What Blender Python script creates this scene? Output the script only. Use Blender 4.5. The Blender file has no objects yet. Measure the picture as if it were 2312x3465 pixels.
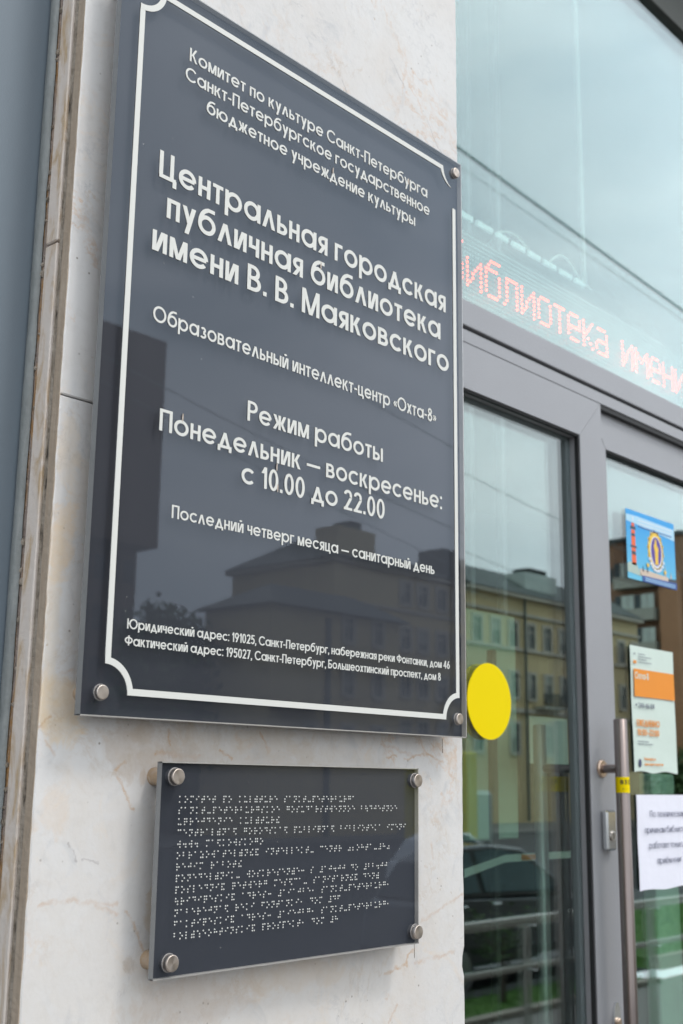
import bpy, math, random
from mathutils import Vector, Matrix
random.seed(7)
R = math.radians
S = bpy.context.scene
COL = S.collection
CAMZ = 2.6                      # camera height over the road, metres

# ---------------------------------------------------------------- camera, sky, sun, exposure
def set_camera():
    yaw, pitch, roll = .83640351, .218808296, .0127493586
    f = Vector((math.sin(yaw)*math.cos(pitch), math.cos(yaw)*math.cos(pitch), math.sin(pitch)))
    r = Vector((math.cos(yaw), -math.sin(yaw), 0)); u = r.cross(f)
    c, s = math.cos(roll), math.sin(roll)
    r2 = c*r+s*u; u2 = -s*r+c*u
    cd = bpy.data.cameras.new('camera'); co = bpy.data.objects.new('camera', cd); COL.objects.link(co)
    m = Matrix(((r2.x, u2.x, -f.x), (r2.y, u2.y, -f.y), (r2.z, u2.z, -f.z))).to_4x4()
    m.translation = (0, 0, CAMZ); co.matrix_world = m
    cd.sensor_fit = 'HORIZONTAL'; cd.sensor_width = 24.0; cd.lens = 4111.107/2312*24
    cd.clip_start = .02; cd.clip_end = 2000
    cd.dof.use_dof = True; cd.dof.focus_distance = 1.37; cd.dof.aperture_fstop = 9.0
    S.camera = co
set_camera()
SUN_EL, SUN_AZ = R(58), R(155)          # azimuth of the sun, clockwise from +y
W = bpy.data.worlds.new('World'); S.world = W; W.use_nodes = True
def build_world():
    nt = W.node_tree; N = nt.nodes; L = nt.links; N.clear()
    out = N.new('ShaderNodeOutputWorld'); bg = N.new('ShaderNodeBackground')
    sky = N.new('ShaderNodeTexSky'); sky.sky_type = 'NISHITA'; sky.sun_disc = False
    sky.sun_elevation = SUN_EL; sky.sun_rotation = SUN_AZ; sky.dust_density = 4; sky.air_density = 1
    tc = N.new('ShaderNodeTexCoord'); mp = N.new('ShaderNodeMapping'); mp.inputs['Scale'].default_value = (1, 1, 2.6)
    no = N.new('ShaderNodeTexNoise'); no.inputs['Scale'].default_value = 2.3; no.inputs['Detail'].default_value = 5
    no.inputs['Roughness'].default_value = .52; no.inputs['Distortion'].default_value = .6
    cr = N.new('ShaderNodeValToRGB')
    cr.color_ramp.elements[0].position = .34; cr.color_ramp.elements[0].color = (13.0, 14.6, 15.8, 1)
    cr.color_ramp.elements[1].position = .66; cr.color_ramp.elements[1].color = (20.5, 21.0, 21.4, 1)
    mix = N.new('ShaderNodeMixRGB'); mix.inputs['Fac'].default_value = .95
    L.new(tc.outputs['Generated'], mp.inputs[0]); L.new(mp.outputs[0], no.inputs[0]); L.new(no.outputs[0], cr.inputs[0])
    L.new(sky.outputs[0], mix.inputs[1]); L.new(cr.outputs[0], mix.inputs[2]); L.new(mix.outputs[0], bg.inputs['Color'])
    bg.inputs['Strength'].default_value = .10
    L.new(bg.outputs[0], out.inputs[0])
build_world()
sd = bpy.data.lights.new('sun', 'SUN'); sd.energy = 1.35; sd.angle = R(12); sd.color = (1, .96, .9)
so = bpy.data.objects.new('sun', sd); COL.objects.link(so)
sv = Vector((math.sin(SUN_AZ)*math.cos(SUN_EL), math.cos(SUN_AZ)*math.cos(SUN_EL), math.sin(SUN_EL)))
so.rotation_euler = sv.to_track_quat('Z', 'Y').to_euler()
S.view_settings.view_transform = 'Standard'; S.view_settings.look = 'None'
S.view_settings.exposure = 0.0; S.view_settings.gamma = 1; S.view_settings.use_curve_mapping = False
S.render.engine = 'CYCLES'
S.cycles.max_bounces = 14; S.cycles.transparent_max_bounces = 40; S.cycles.glossy_bounces = 8
S.cycles.caustics_reflective = False; S.cycles.caustics_refractive = False
S.cycles.sample_clamp_indirect = 6; S.cycles.use_denoising = True

# ---------------------------------------------------------------- helpers
class MB:
    """collects shapes in world coordinates; build() links them as one mesh object"""
    def __init__(s): s.v = []; s.f = []; s.sm = []
    def add(s, vs, fs, smooth=False):
        n = len(s.v); s.v += [tuple(p) for p in vs]
        for f in fs: s.f.append(tuple(n+i for i in f)); s.sm.append(smooth)
        return s
    def box(s, x0, x1, y0, y1, z0, z1):
        return s.add([(x0,y0,z0),(x1,y0,z0),(x1,y1,z0),(x0,y1,z0),(x0,y0,z1),(x1,y0,z1),(x1,y1,z1),(x0,y1,z1)],
                     [(0,3,2,1),(4,5,6,7),(0,1,5,4),(1,2,6,5),(2,3,7,6),(3,0,4,7)])
    def bbox(s, x0, x1, y0, y1, z0, z1, b=.002):
        """box with bevelled edges"""
        vs = []; idx = {}
        for ix, x in ((-1, x0), (1, x1)):
            for iy, y in ((-1, y0), (1, y1)):
                for iz, z in ((-1, z0), (1, z1)):
                    for ax in range(3):
                        p = [x-ix*b, y-iy*b, z-iz*b]; p[ax] = (x, y, z)[ax]
                        idx[(ix, iy, iz, ax)] = len(vs); vs.append(p)
        fs = []
        g = lambda a, b_, c, ax: idx[(a, b_, c, ax)]
        for sg in (-1, 1):
            fs.append([g(sg,-1,-1,0), g(sg,1,-1,0), g(sg,1,1,0), g(sg,-1,1,0)][::sg])
            fs.append([g(-1,sg,-1,1), g(1,sg,-1,1), g(1,sg,1,1), g(-1,sg,1,1)][::-sg])
            fs.append([g(-1,-1,sg,2), g(1,-1,sg,2), g(1,1,sg,2), g(-1,1,sg,2)][::sg])
        for a in (-1, 1):
            for b_ in (-1, 1):
                k = a*b_
                fs.append([g(a,b_,-1,0), g(a,b_,-1,1), g(a,b_,1,1), g(a,b_,1,0)][::k])
                fs.append([g(a,-1,b_,0), g(a,1,b_,0), g(a,1,b_,2), g(a,-1,b_,2)][::k])
                fs.append([g(-1,a,b_,1), g(-1,a,b_,2), g(1,a,b_,2), g(1,a,b_,1)][::k])
                for c in (-1, 1):
                    fs.append([g(a,b_,c,0), g(a,b_,c,1), g(a,b_,c,2)][::a*b_*c])
        return s.add(vs, fs)
    def prism(s, poly, y0, y1):
        """polygon in x,z extruded from y0 to y1 (front y0)"""
        n = len(poly)
        ar = sum(poly[i][0]*poly[(i+1) % n][1]-poly[(i+1) % n][0]*poly[i][1] for i in range(n))
        if ar < 0: poly = poly[::-1]
        vs = [(x, y0, z) for x, z in poly]+[(x, y1, z) for x, z in poly]
        fs = [tuple(range(n)), tuple(range(2*n-1, n-1, -1))]+[((i+1) % n, i, n+i, n+(i+1) % n) for i in range(n)]
        return s.add(vs, fs)
    def ring(s, c, ax, prof, n=32, smooth=True):
        """lathe: profile [(radius, offset along ax)] round axis ax at c"""
        ax = Vector(ax).normalized(); t = Vector((0, 0, 1)) if abs(ax.z) < .9 else Vector((1, 0, 0))
        a = ax.cross(t).normalized(); b = ax.cross(a); c = Vector(c); vs = []; fs = []
        for r, o in prof:
            for i in range(n):
                w = 2*math.pi*i/n; vs.append(c+ax*o+(a*math.cos(w)+b*math.sin(w))*r)
        for k in range(len(prof)-1):
            for i in range(n):
                j = (i+1) % n; fs.append((k*n+i, k*n+j, (k+1)*n+j, (k+1)*n+i))
        s.add(vs, fs, smooth)
        m = len(prof)
        s.add(vs[:n], [tuple(range(n))[::-1]]); s.add(vs[(m-1)*n:], [tuple(range(n))])
        return s
    def tube(s, pts, r, n=12):
        for p, q in zip(pts[:-1], pts[1:]):
            p, q = Vector(p), Vector(q); s.ring(p, q-p, [(r, 0), (r, (q-p).length)], n)
        return s
    def build(s, name, mat, parent=None, kind=None):
        me = bpy.data.meshes.new(name); off = Vector((0, 0, 0))
        q = parent
        while q is not None: off += Vector(q.location); q = q.parent
        me.from_pydata([tuple(Vector(p)-off) for p in s.v], [], s.f); me.update()
        if any(s.sm): me.polygons.foreach_set('use_smooth', s.sm)
        me.materials.append(mat)
        o = bpy.data.objects.new(name, me); COL.objects.link(o)
        if parent is not None: o.parent = parent
        if kind: o['kind'] = kind
        return o
def thing(name, label, cat, loc, group=None):
    o = bpy.data.objects.new(name, None); COL.objects.link(o); o.location = loc; o.empty_display_size = .1
    o['label'] = label; o['category'] = cat
    if group: o['group'] = group
    return o
def tag(o, label, cat, group=None):
    o['label'] = label; o['category'] = cat
    if group: o['group'] = group
    return o

# ---------------------------------------------------------------- materials
def nodes(name):
    m = bpy.data.materials.new(name); m.use_nodes = True
    return m, m.node_tree.nodes, m.node_tree.links, m.node_tree.nodes['Principled BSDF']
def mat(name, col, rough=.5, metal=0, var=.06, scale=20, bump=0, bscale=200, spec=.5, emit=None, estr=0, coat=0):
    m, N, L, P = nodes(name)
    tc = N.new('ShaderNodeTexCoord'); no = N.new('ShaderNodeTexNoise'); no.inputs['Scale'].default_value = scale
    no.inputs['Detail'].default_value = 6
    mx = N.new('ShaderNodeMixRGB'); mx.inputs[1].default_value = (*[c*(1-var) for c in col], 1)
    mx.inputs[2].default_value = (*[min(1, c*(1+var)) for c in col], 1)
    L.new(tc.outputs['Object'], no.inputs[0]); L.new(no.outputs[0], mx.inputs[0]); L.new(mx.outputs[0], P.inputs['Base Color'])
    P.inputs['Roughness'].default_value = rough; P.inputs['Metallic'].default_value = metal
    P.inputs['Specular IOR Level'].default_value = spec; P.inputs['Coat Weight'].default_value = coat
    if bump:
        n2 = N.new('ShaderNodeTexNoise'); n2.inputs['Scale'].default_value = bscale; n2.inputs['Detail'].default_value = 8
        bp = N.new('ShaderNodeBump'); bp.inputs['Strength'].default_value = bump; bp.inputs['Distance'].default_value = .01
        L.new(tc.outputs['Object'], n2.inputs[0]); L.new(n2.outputs[0], bp.inputs['Height']); L.new(bp.outputs[0], P.inputs['Normal'])
    if emit:
        P.inputs['Emission Color'].default_value = (*emit, 1); P.inputs['Emission Strength'].default_value = estr
    return m
def glassy(name, tint, refl, r0=.04, power=4.3, rough=0.0, dirt=0.0):
    """thin sheet: see-through with a fresnel reflection, no refraction"""
    m = bpy.data.materials.new(name); m.use_nodes = True; N = m.node_tree.nodes; L = m.node_tree.links; N.clear()
    out = N.new('ShaderNodeOutputMaterial'); tr = N.new('ShaderNodeBsdfTransparent'); tr.inputs[0].default_value = (*tint, 1)
    gl = N.new('ShaderNodeBsdfGlossy'); gl.inputs['Color'].default_value = (*refl, 1); gl.inputs['Roughness'].default_value = rough
    lw = N.new('ShaderNodeLayerWeight'); lw.inputs[0].default_value = .5
    pw = N.new('ShaderNodeMath'); pw.operation = 'POWER'; pw.inputs[1].default_value = power
    ml = N.new('ShaderNodeMath'); ml.operation = 'MULTIPLY_ADD'; ml.inputs[1].default_value = 1-r0; ml.inputs[2].default_value = r0
    mix = N.new('ShaderNodeMixShader')
    L.new(lw.outputs['Facing'], pw.inputs[0]); L.new(pw.outputs[0], ml.inputs[0]); L.new(ml.outputs[0], mix.inputs[0])
    L.new(tr.outputs[0], mix.inputs[1]); L.new(gl.outputs[0], mix.inputs[2])
    if dirt:
        tc = N.new('ShaderNodeTexCoord'); no = N.new('ShaderNodeTexVoronoi'); no.inputs['Scale'].default_value = 42
        cr = N.new('ShaderNodeValToRGB'); cr.color_ramp.elements[0].position = .020; cr.color_ramp.elements[0].color = (dirt*45, dirt*45, dirt*45, 1)
        cr.color_ramp.elements[1].position = .040; cr.color_ramp.elements[1].color = (0, 0, 0, 1)
        n2 = N.new('ShaderNodeTexNoise'); n2.inputs['Scale'].default_value = 13; n2.inputs['Detail'].default_value = 9
        c2 = N.new('ShaderNodeValToRGB'); c2.color_ramp.elements[0].position = .45; c2.color_ramp.elements[0].color = (0, 0, 0, 1)
        c2.color_ramp.elements[1].position = .8; c2.color_ramp.elements[1].color = (dirt, dirt, dirt, 1)
        ad = N.new('ShaderNodeMath'); ad.operation = 'ADD'; ad.use_clamp = True
        df = N.new('ShaderNodeBsdfDiffuse'); df.inputs[0].default_value = (.5, .49, .46, 1)
        m2 = N.new('ShaderNodeMixShader')
        L.new(tc.outputs['Object'], no.inputs[0]); L.new(no.outputs[0], cr.inputs[0])
        L.new(tc.outputs['Object'], n2.inputs[0]); L.new(n2.outputs[0], c2.inputs[0])
        L.new(cr.outputs[0], ad.inputs[0]); L.new(c2.outputs[0], ad.inputs[1]); L.new(ad.outputs[0], m2.inputs[0])
        L.new(mix.outputs[0], m2.inputs[1]); L.new(df.outputs[0], m2.inputs[2]); L.new(m2.outputs[0], out.inputs[0])
    else: L.new(mix.outputs[0], out.inputs[0])
    return m
Z = CAMZ
VEINS = [((.52, .31, .15), .0024, .68, [((1.1577, .0316), (1.1756, .0329)), ((1.1899, .0267), (1.2151, .033)), ((1.2151, .033), (1.2437, .0345)), ((1.2437, .0345), (1.2702, .0267)),
    ((1.1545, -.2202), (1.1741, -.214)), ((1.1741, -.214), (1.1955, -.2138)), ((1.1955, -.2138), (1.1993, -.202)), ((1.1993, -.202), (1.2096, -.1968)), ((.7531, .0033), (.7707, -.0283)),
    ((.7471, .0077), (.76, .017)), ((.7672, -.1243), (.7924, -.1582)), ((.7973, .0279), (.8117, .0283)), ((.8832, .0294), (.9017, .0232)), ((.9411, .0514), (.9547, .0292)), ((.8131, .0487), (.8167, .0341)), ((.6588, .0466), (.6690, .056))]),
  ((.56, .41, .31), .0030, .60, [((1.2253, -.1656), (1.2426, -.159)), ((1.2426, -.159), (1.288, -.1459)), ((1.288, -.1459), (1.312, -.136)), ((1.2122, -.2123), (1.2571, -.2072)), ((1.2571, -.2072), (1.2901, -.2046)),
    ((.671, -.1098), (.7109, -.1094)), ((.7109, -.1094), (.7571, -.115)), ((.7311, -.1148), (.7576, -.1237)), ((.6795, .0977), (.6901, .1015)), ((.6666, .0353), (.6745, .0225)), ((.8034, .0275), (.8541, .0224)), ((1.1478, .048), (1.2091, .033)),
    ((1.2458, -.073), (1.2484, -.0924)), ((1.1793, -.2569), (1.1622, -.271))]),
  ((.36, .33, .33), .0017, .75, [((.7154, -.0727), (.7331, -.0777)), ((.6984, -.0607), (.7084, -.0753)), ((1.06, .90), (1.09, .86)), ((1.16, .98), (1.19, .95)), ((1.24, .92), (1.29, .87))])]
def marble(name, stains_shade):
    """off-white marble: grey clouds, thin ochre veins, painted shade, local iron stains; object space = world metres"""
    m, N, L, P = nodes(name)
    tc = N.new('ShaderNodeTexCoord')
    def noise(sc, det=6, dist=0, rough=.55, loc=(0, 0, 0), scl=(1, 1, 1)):
        mp = N.new('ShaderNodeMapping'); mp.inputs['Location'].default_value = loc; mp.inputs['Scale'].default_value = scl
        L.new(tc.outputs['Object'], mp.inputs[0])
        n = N.new('ShaderNodeTexNoise'); n.inputs['Scale'].default_value = sc; n.inputs['Detail'].default_value = det
        n.inputs['Distortion'].default_value = dist; n.inputs['Roughness'].default_value = rough
        L.new(mp.outputs[0], n.inputs[0]); return n.outputs[0]
    def ramp(src, a, b, ca=(0, 0, 0), cb=(1, 1, 1)):
        r = N.new('ShaderNodeValToRGB'); r.color_ramp.elements[0].position = a; r.color_ramp.elements[1].position = b
        r.color_ramp.elements[0].color = (*ca, 1); r.color_ramp.elements[1].color = (*cb, 1); L.new(src, r.inputs[0]); return r.outputs[0]
    def math_(op, a, b=None, clamp=False):
        n = N.new('ShaderNodeMath'); n.operation = op; n.use_clamp = clamp
        for i, x in enumerate((a, b)):
            if x is None: continue
            if isinstance(x, (int, float)): n.inputs[i].default_value = x
            else: L.new(x, n.inputs[i])
        return n.outputs[0]
    def mixc(base, col, fac):
        n = N.new('ShaderNodeMixRGB')
        if isinstance(base, tuple): n.inputs[1].default_value = (*base, 1)
        else: L.new(base, n.inputs[1])
        n.inputs[2].default_value = (*col, 1); L.new(fac, n.inputs[0]); return n.outputs[0]
    c = ramp(noise(5, 8, .8), .3, .75, (.70, .683, .675), (.635, .612, .600))
    c = mixc(c, (.63, .575, .53), math_('MULTIPLY', ramp(noise(7, 7, .5, loc=(3, 0, 1)), .46, .78), .60))
    c = mixc(c, (.72, .55, .38), math_('MULTIPLY', ramp(noise(11, 9, 1.2, .68, loc=(6, 1, 8)), .57, .72), .50))
    c = mixc(c, (.43, .445, .47), math_('MULTIPLY', ramp(noise(16, 9, 1.2, .68, loc=(1, 5, 2)), .57, .78), .55))
    c = mixc(c, (.47, .48, .52), math_('MULTIPLY', ramp(noise(30, 6, 1.6, .6, loc=(7, 2, 2), scl=(1.0, 1, .4)), .60, .76), .45))
    c = mixc(c, (.50, .47, .44), math_('MULTIPLY', ramp(noise(60, 6, .3, .7, loc=(2, 2, 2)), .50, .80), .38))
    # veins: a thin broken band of a distorted noise, kept only in patches
    br = ramp(noise(45, 6, 0, .7, loc=(4, 4, 0)), .38, .62)
    def vein(sc, loc, w, col, amt, patch, dist=1.2):
        nonlocal c
        v = noise(sc, 9, dist, .68, loc)
        d = math_('ABSOLUTE', math_('SUBTRACT', v, .5))
        t = ramp(d, 0.0, w, (1, 1, 1), (0, 0, 0))
        p = math_('MULTIPLY', ramp(noise(patch, 3, 0, loc=(loc[1], loc[0], 4)), .44, .60), br)
        c = mixc(c, col, math_('MULTIPLY', math_('MULTIPLY', t, p), amt))
    vein(3.5, (2, 1, 5), .016, (.58, .34, .17), .62, 4.0, .5)
    vein(6, (8, 3, 1), .016, (.50, .38, .27), .55, 6.0, .4)
    vein(9, (4, 9, 2), .020, (.38, .38, .40), .45, 8.0, .4)
    # rust flecks and pores
    fl = ramp(noise(95, 4, 0, loc=(5, 5, 5)), .69, .74); c = mixc(c, (.42, .30, .19), math_('MULTIPLY', fl, .55))
    vo = N.new('ShaderNodeTexVoronoi'); vo.inputs['Scale'].default_value = 60; L.new(tc.outputs['Object'], vo.inputs[0])
    po = ramp(vo.outputs['Distance'], .05, .09, (1, 1, 1), (0, 0, 0))
    po = math_('MULTIPLY', po, ramp(noise(8, 2, 0, loc=(9, 0, 9)), .49, .55)); c = mixc(c, (.16, .12, .09), math_('MULTIPLY', po, .7))
    geo = N.new('ShaderNodeNewGeometry'); sx = N.new('ShaderNodeSeparateXYZ'); L.new(geo.outputs['Position'], sx.inputs[0])
    stn = ramp(noise(48, 8, .5, .7, loc=(1, 1, 7)), .30, .66, (.35, .35, .35), (1, 1, 1))
    wob = noise(22, 9, .8, .7, loc=(2, 7, 3))
    for (x, z, rx, rz, col, amt) in stains_shade:
        dx = math_('DIVIDE', math_('SUBTRACT', sx.outputs['X'], x), rx); dz = math_('DIVIDE', math_('SUBTRACT', sx.outputs['Z'], z), rz)
        d = math_('SQRT', math_('ADD', math_('MULTIPLY', dx, dx), math_('MULTIPLY', dz, dz)))
        d = math_('ADD', d, math_('MULTIPLY', math_('SUBTRACT', wob, .5), 2.6))
        k = ramp(d, .62, .92, (1, 1, 1), (0, 0, 0)); c = mixc(c, col, math_('MULTIPLY', math_('MULTIPLY', k, stn), amt*.72))
    # individual veins that follow known paths, wandering by noise and broken up
    def vm(op, a, b=None, sc=None):
        n = N.new('ShaderNodeVectorMath'); n.operation = op
        for i, x in enumerate((a, b)):
            if x is None: continue
            if isinstance(x, tuple): n.inputs[i].default_value = x
            else: L.new(x, n.inputs[i])
        if sc is not None: L.new(sc, n.inputs['Scale'])
        return n.outputs['Value'] if op in ('DOT_PRODUCT', 'DISTANCE', 'LENGTH') else n.outputs[0]
    nz = N.new('ShaderNodeTexNoise'); nz.inputs['Scale'].default_value = 45; nz.inputs['Detail'].default_value = 8; nz.inputs['Roughness'].default_value = .68
    L.new(geo.outputs['Position'], nz.inputs[0])
    off = vm('MULTIPLY', vm('SUBTRACT', nz.outputs['Color'], (.5, .5, .5)), (.022, 0, .022))
    pos = vm('MULTIPLY', vm('ADD', geo.outputs['Position'], off), (1, 0, 1))
    for col, wd, amt, segs in VEINS:
        best = None
        for (ax, az), (bx, bz) in segs:
            A = (ax, 0, Z+az); Dv = (bx-ax, 0, bz-az); l2 = Dv[0]**2+Dv[2]**2
            pa = vm('SUBTRACT', pos, A); t = math_('DIVIDE', vm('DOT_PRODUCT', pa, Dv), l2, True)
            sc = N.new('ShaderNodeVectorMath'); sc.operation = 'SCALE'; sc.inputs[0].default_value = Dv; L.new(t, sc.inputs['Scale'])
            d = vm('DISTANCE', pa, sc.outputs[0]); best = d if best is None else math_('MINIMUM', best, d)
        k = ramp(math_('DIVIDE', best, wd), .15, 1.0, (1, 1, 1), (0, 0, 0))
        k = math_('MULTIPLY', k, ramp(noise(60, 7, .5, .7, loc=(3, 8, 1)), .36, .60, (.12, .12, .12), (1, 1, 1)))
        c = mixc(c, col, math_('MULTIPLY', k, amt))
    L.new(c, P.inputs['Base Color']); P.inputs['Roughness'].default_value = .36; P.inputs['Specular IOR Level'].default_value = .35
    bp = N.new('ShaderNodeBump'); bp.inputs['Strength'].default_value = .09; bp.inputs['Distance'].default_value = .004
    L.new(noise(140, 8), bp.inputs['Height']); L.new(bp.outputs[0], P.inputs['Normal'])
    return m
def streaky(name, cols, sc=(30, 30, 3), rough=.7, bump=.4):
    """dirty vertical material: ramp of colours over stretched noise"""
    m, N, L, P = nodes(name)
    tc = N.new('ShaderNodeTexCoord'); mp = N.new('ShaderNodeMapping'); mp.inputs['Scale'].default_value = sc
    no = N.new('ShaderNodeTexNoise'); no.inputs['Scale'].default_value = 3; no.inputs['Detail'].default_value = 9
    no.inputs['Roughness'].default_value = .65; no.inputs['Distortion'].default_value = .5
    cr = N.new('ShaderNodeValToRGB'); e = cr.color_ramp.elements
    while len(e) < len(cols): e.new(.5)
    for i, (p, c) in enumerate(cols): e[i].position = p; e[i].color = (*c, 1)
    L.new(tc.outputs['Object'], mp.inputs[0]); L.new(mp.outputs[0], no.inputs[0]); L.new(no.outputs[0], cr.inputs[0])
    L.new(cr.outputs[0], P.inputs['Base Color']); P.inputs['Roughness'].default_value = rough
    bp = N.new('ShaderNodeBump'); bp.inputs['Strength'].default_value = bump; bp.inputs['Distance'].default_value = .004
    n2 = N.new('ShaderNodeTexNoise'); n2.inputs['Scale'].default_value = 160; n2.inputs['Detail'].default_value = 8
    L.new(tc.outputs['Object'], n2.inputs[0]); L.new(n2.outputs[0], bp.inputs['Height']); L.new(bp.outputs[0], P.inputs['Normal'])
    return m
Z = CAMZ
M = {}
M['marble'] = marble('marble', [
    (.95, Z-.16, .42, .26, (.64, .59, .54), .55),
    (.668, Z+.22, .020, .05, (.74, .52, .30), .75), (.680, Z-.03, .02, .03, (.70, .54, .40), .5), (.776, Z-.172, .012, .016, (.40, .30, .22), .75), (.783, Z+.001, .010, .012, (.48, .33, .20), .7),  # last two: pin stains with contact shadow painted in
    (.775, Z+.030, .075, .040, (.47, .37, .29), .80), (.90, Z+.025, .16, .040, (.52, .43, .34), .55),  # brown stains below the big plaque, its shadow painted in with them
    (.685, Z+.062, .040, .035, (.72, .52, .28), .75), (1.05, Z+.020, .13, .030, (.58, .49, .40), .40),  # last spot continues the painted shadow under the plaque
    (.672, Z+.315, .018, .045, (.72, .54, .34), .50), (.70, Z+.27, .03, .05, (.72, .60, .48), .45), (.664, Z+.16, .012, .10, (.70, .55, .36), .5),
    (.826, Z-.020, .030, .025, (.66, .52, .38), .50), (.805, Z-.128, .016, .03, (.55, .40, .24), .7),
    (.87, Z-.215, .10, .030, (.55, .44, .36), .6), (1.0, Z-.205, .12, .022, (.60, .47, .34), .5),
    (.80, Z-.235, .006, .006, (.25, .18, .15), .8), (1.29, Z+.03, .012, .016, (.66, .50, .38), .5),
    (.69, Z+.83, .03, .012, (.10, .08, .06), .85)])
M['marble_edge'] = streaky('marble_edge', [(.25, (.66, .60, .56)), (.5, (.64, .56, .50)), (.64, (.48, .34, .20)), (.74, (.66, .60, .55))], (20, 20, 5), .5, .25)
M['slab_side'] = streaky('slab_side', [(.3, (.42, .35, .28)), (.5, (.36, .28, .21)), (.75, (.52, .44, .36))], (20, 20, 2.2), .7, .4)
M['mortar'] = streaky('mortar', [(.32, (.02, .015, .01)), (.42, (.22, .18, .14)), (.6, (.36, .31, .26)), (.8, (.26, .2, .15))], (60, 60, 14), .9, 1.0)
M['rust_gap'] = streaky('rust_gap', [(.3, (.16, .12, .10)), (.45, (.33, .27, .24)), (.58, (.36, .19, .06)), (.72, (.30, .27, .27))], (30, 30, 6), .85, .9)
M['sealant'] = streaky('sealant', [(.3, (.17, .18, .175)), (.55, (.22, .235, .235)), (.8, (.30, .31, .30))], (40, 40, 8), .45, .3)
M['panel'] = mat('grey_panel_paint', (.165, .20, .235), .32, .0, .03, 3, .05, 400, .5)
M['alu'] = mat('grey_aluminium', (.32, .323, .347), .38, .15, .07, 4, .12, 300)
M['gasket'] = mat('black_gasket', (.012, .012, .014), .6)
M['dark_rail'] = mat('dark_rail', (.05, .055, .05), .6, 0, .2, 5)
M['steel'] = mat('brushed_steel', (.46, .43, .40), .30, 1, .08, 60, .15, 700)
M['steel_tube'] = mat('satin_steel_tube', (.22, .185, .175), .34, 1, .06, 40, .05, 600)
M['chrome'] = mat('chrome', (.75, .76, .76), .12, 1, .03, 30)
M['rusty_pin'] = streaky('rusty_pin', [(.3, (.36, .30, .25)), (.6, (.34, .24, .15)), (.8, (.45, .40, .34))], (30, 30, 30), .5, .3)
M['brass'] = mat('brass', (.75, .50, .30), .25, 1)
M['acrylic'] = glassy('clear_acrylic', (.985, .985, .985), (.76, .86, 1), .050, 3.9, .0, .008)
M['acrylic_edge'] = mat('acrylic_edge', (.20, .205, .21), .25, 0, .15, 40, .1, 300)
M['acrylic_edge_light'] = mat('acrylic_edge_lit', (.42, .40, .38), .25, 0, .2, 40, .1, 300)  # paler copy of the edge colour, light on the rims painted in
M['sign_back'] = mat('sign_backing_paint', (.038, .042, .054), .55, 0, .06, 4, 0, 1, .2)
M['vinyl'] = mat('cream_vinyl', (.68, .675, .64), .45, 0, .03, 15)
M['pane'] = glassy('door_glass', (.90, .945, .93), (.90, .975, 1.0), .06, 3.3)
M['yellow'] = mat('yellow_film', (.86, .66, .0), .6, 0, .02, 5, spec=.1)
M['led_board'] = mat('led_board', (.11, .13, .14), .6)
M['led_off'] = mat('led_off', (.88, .92, .92), .3)
M['strip'] = mat('pale_strip_glow', (.8, .85, .85), .5, emit=(.75, 1, 1), estr=.20)  # not a lamp: weak glow added to lift the pale wiring strip
M['led_on'] = mat('led_on', (.9, .1, .05), .4, emit=(1, .05, .014), estr=15)
M['paper'] = mat('white_paper', (.80, .80, .90), .6, 0, .02, 12, .15, 30)
M['green_paper'] = mat('pale_green_paper', (.62, .72, .66), .6, 0, .03, 12, .1, 30)
M['orange'] = mat('orange_print', (.80, .27, .02), .55, 0, .05, 12)
M['ink'] = mat('dark_ink', (.06, .07, .14), .6)
M['black'] = mat('black_ink', (.015, .015, .015), .6)
M['white'] = mat('white_paint', (.78, .80, .78), .5)

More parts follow.
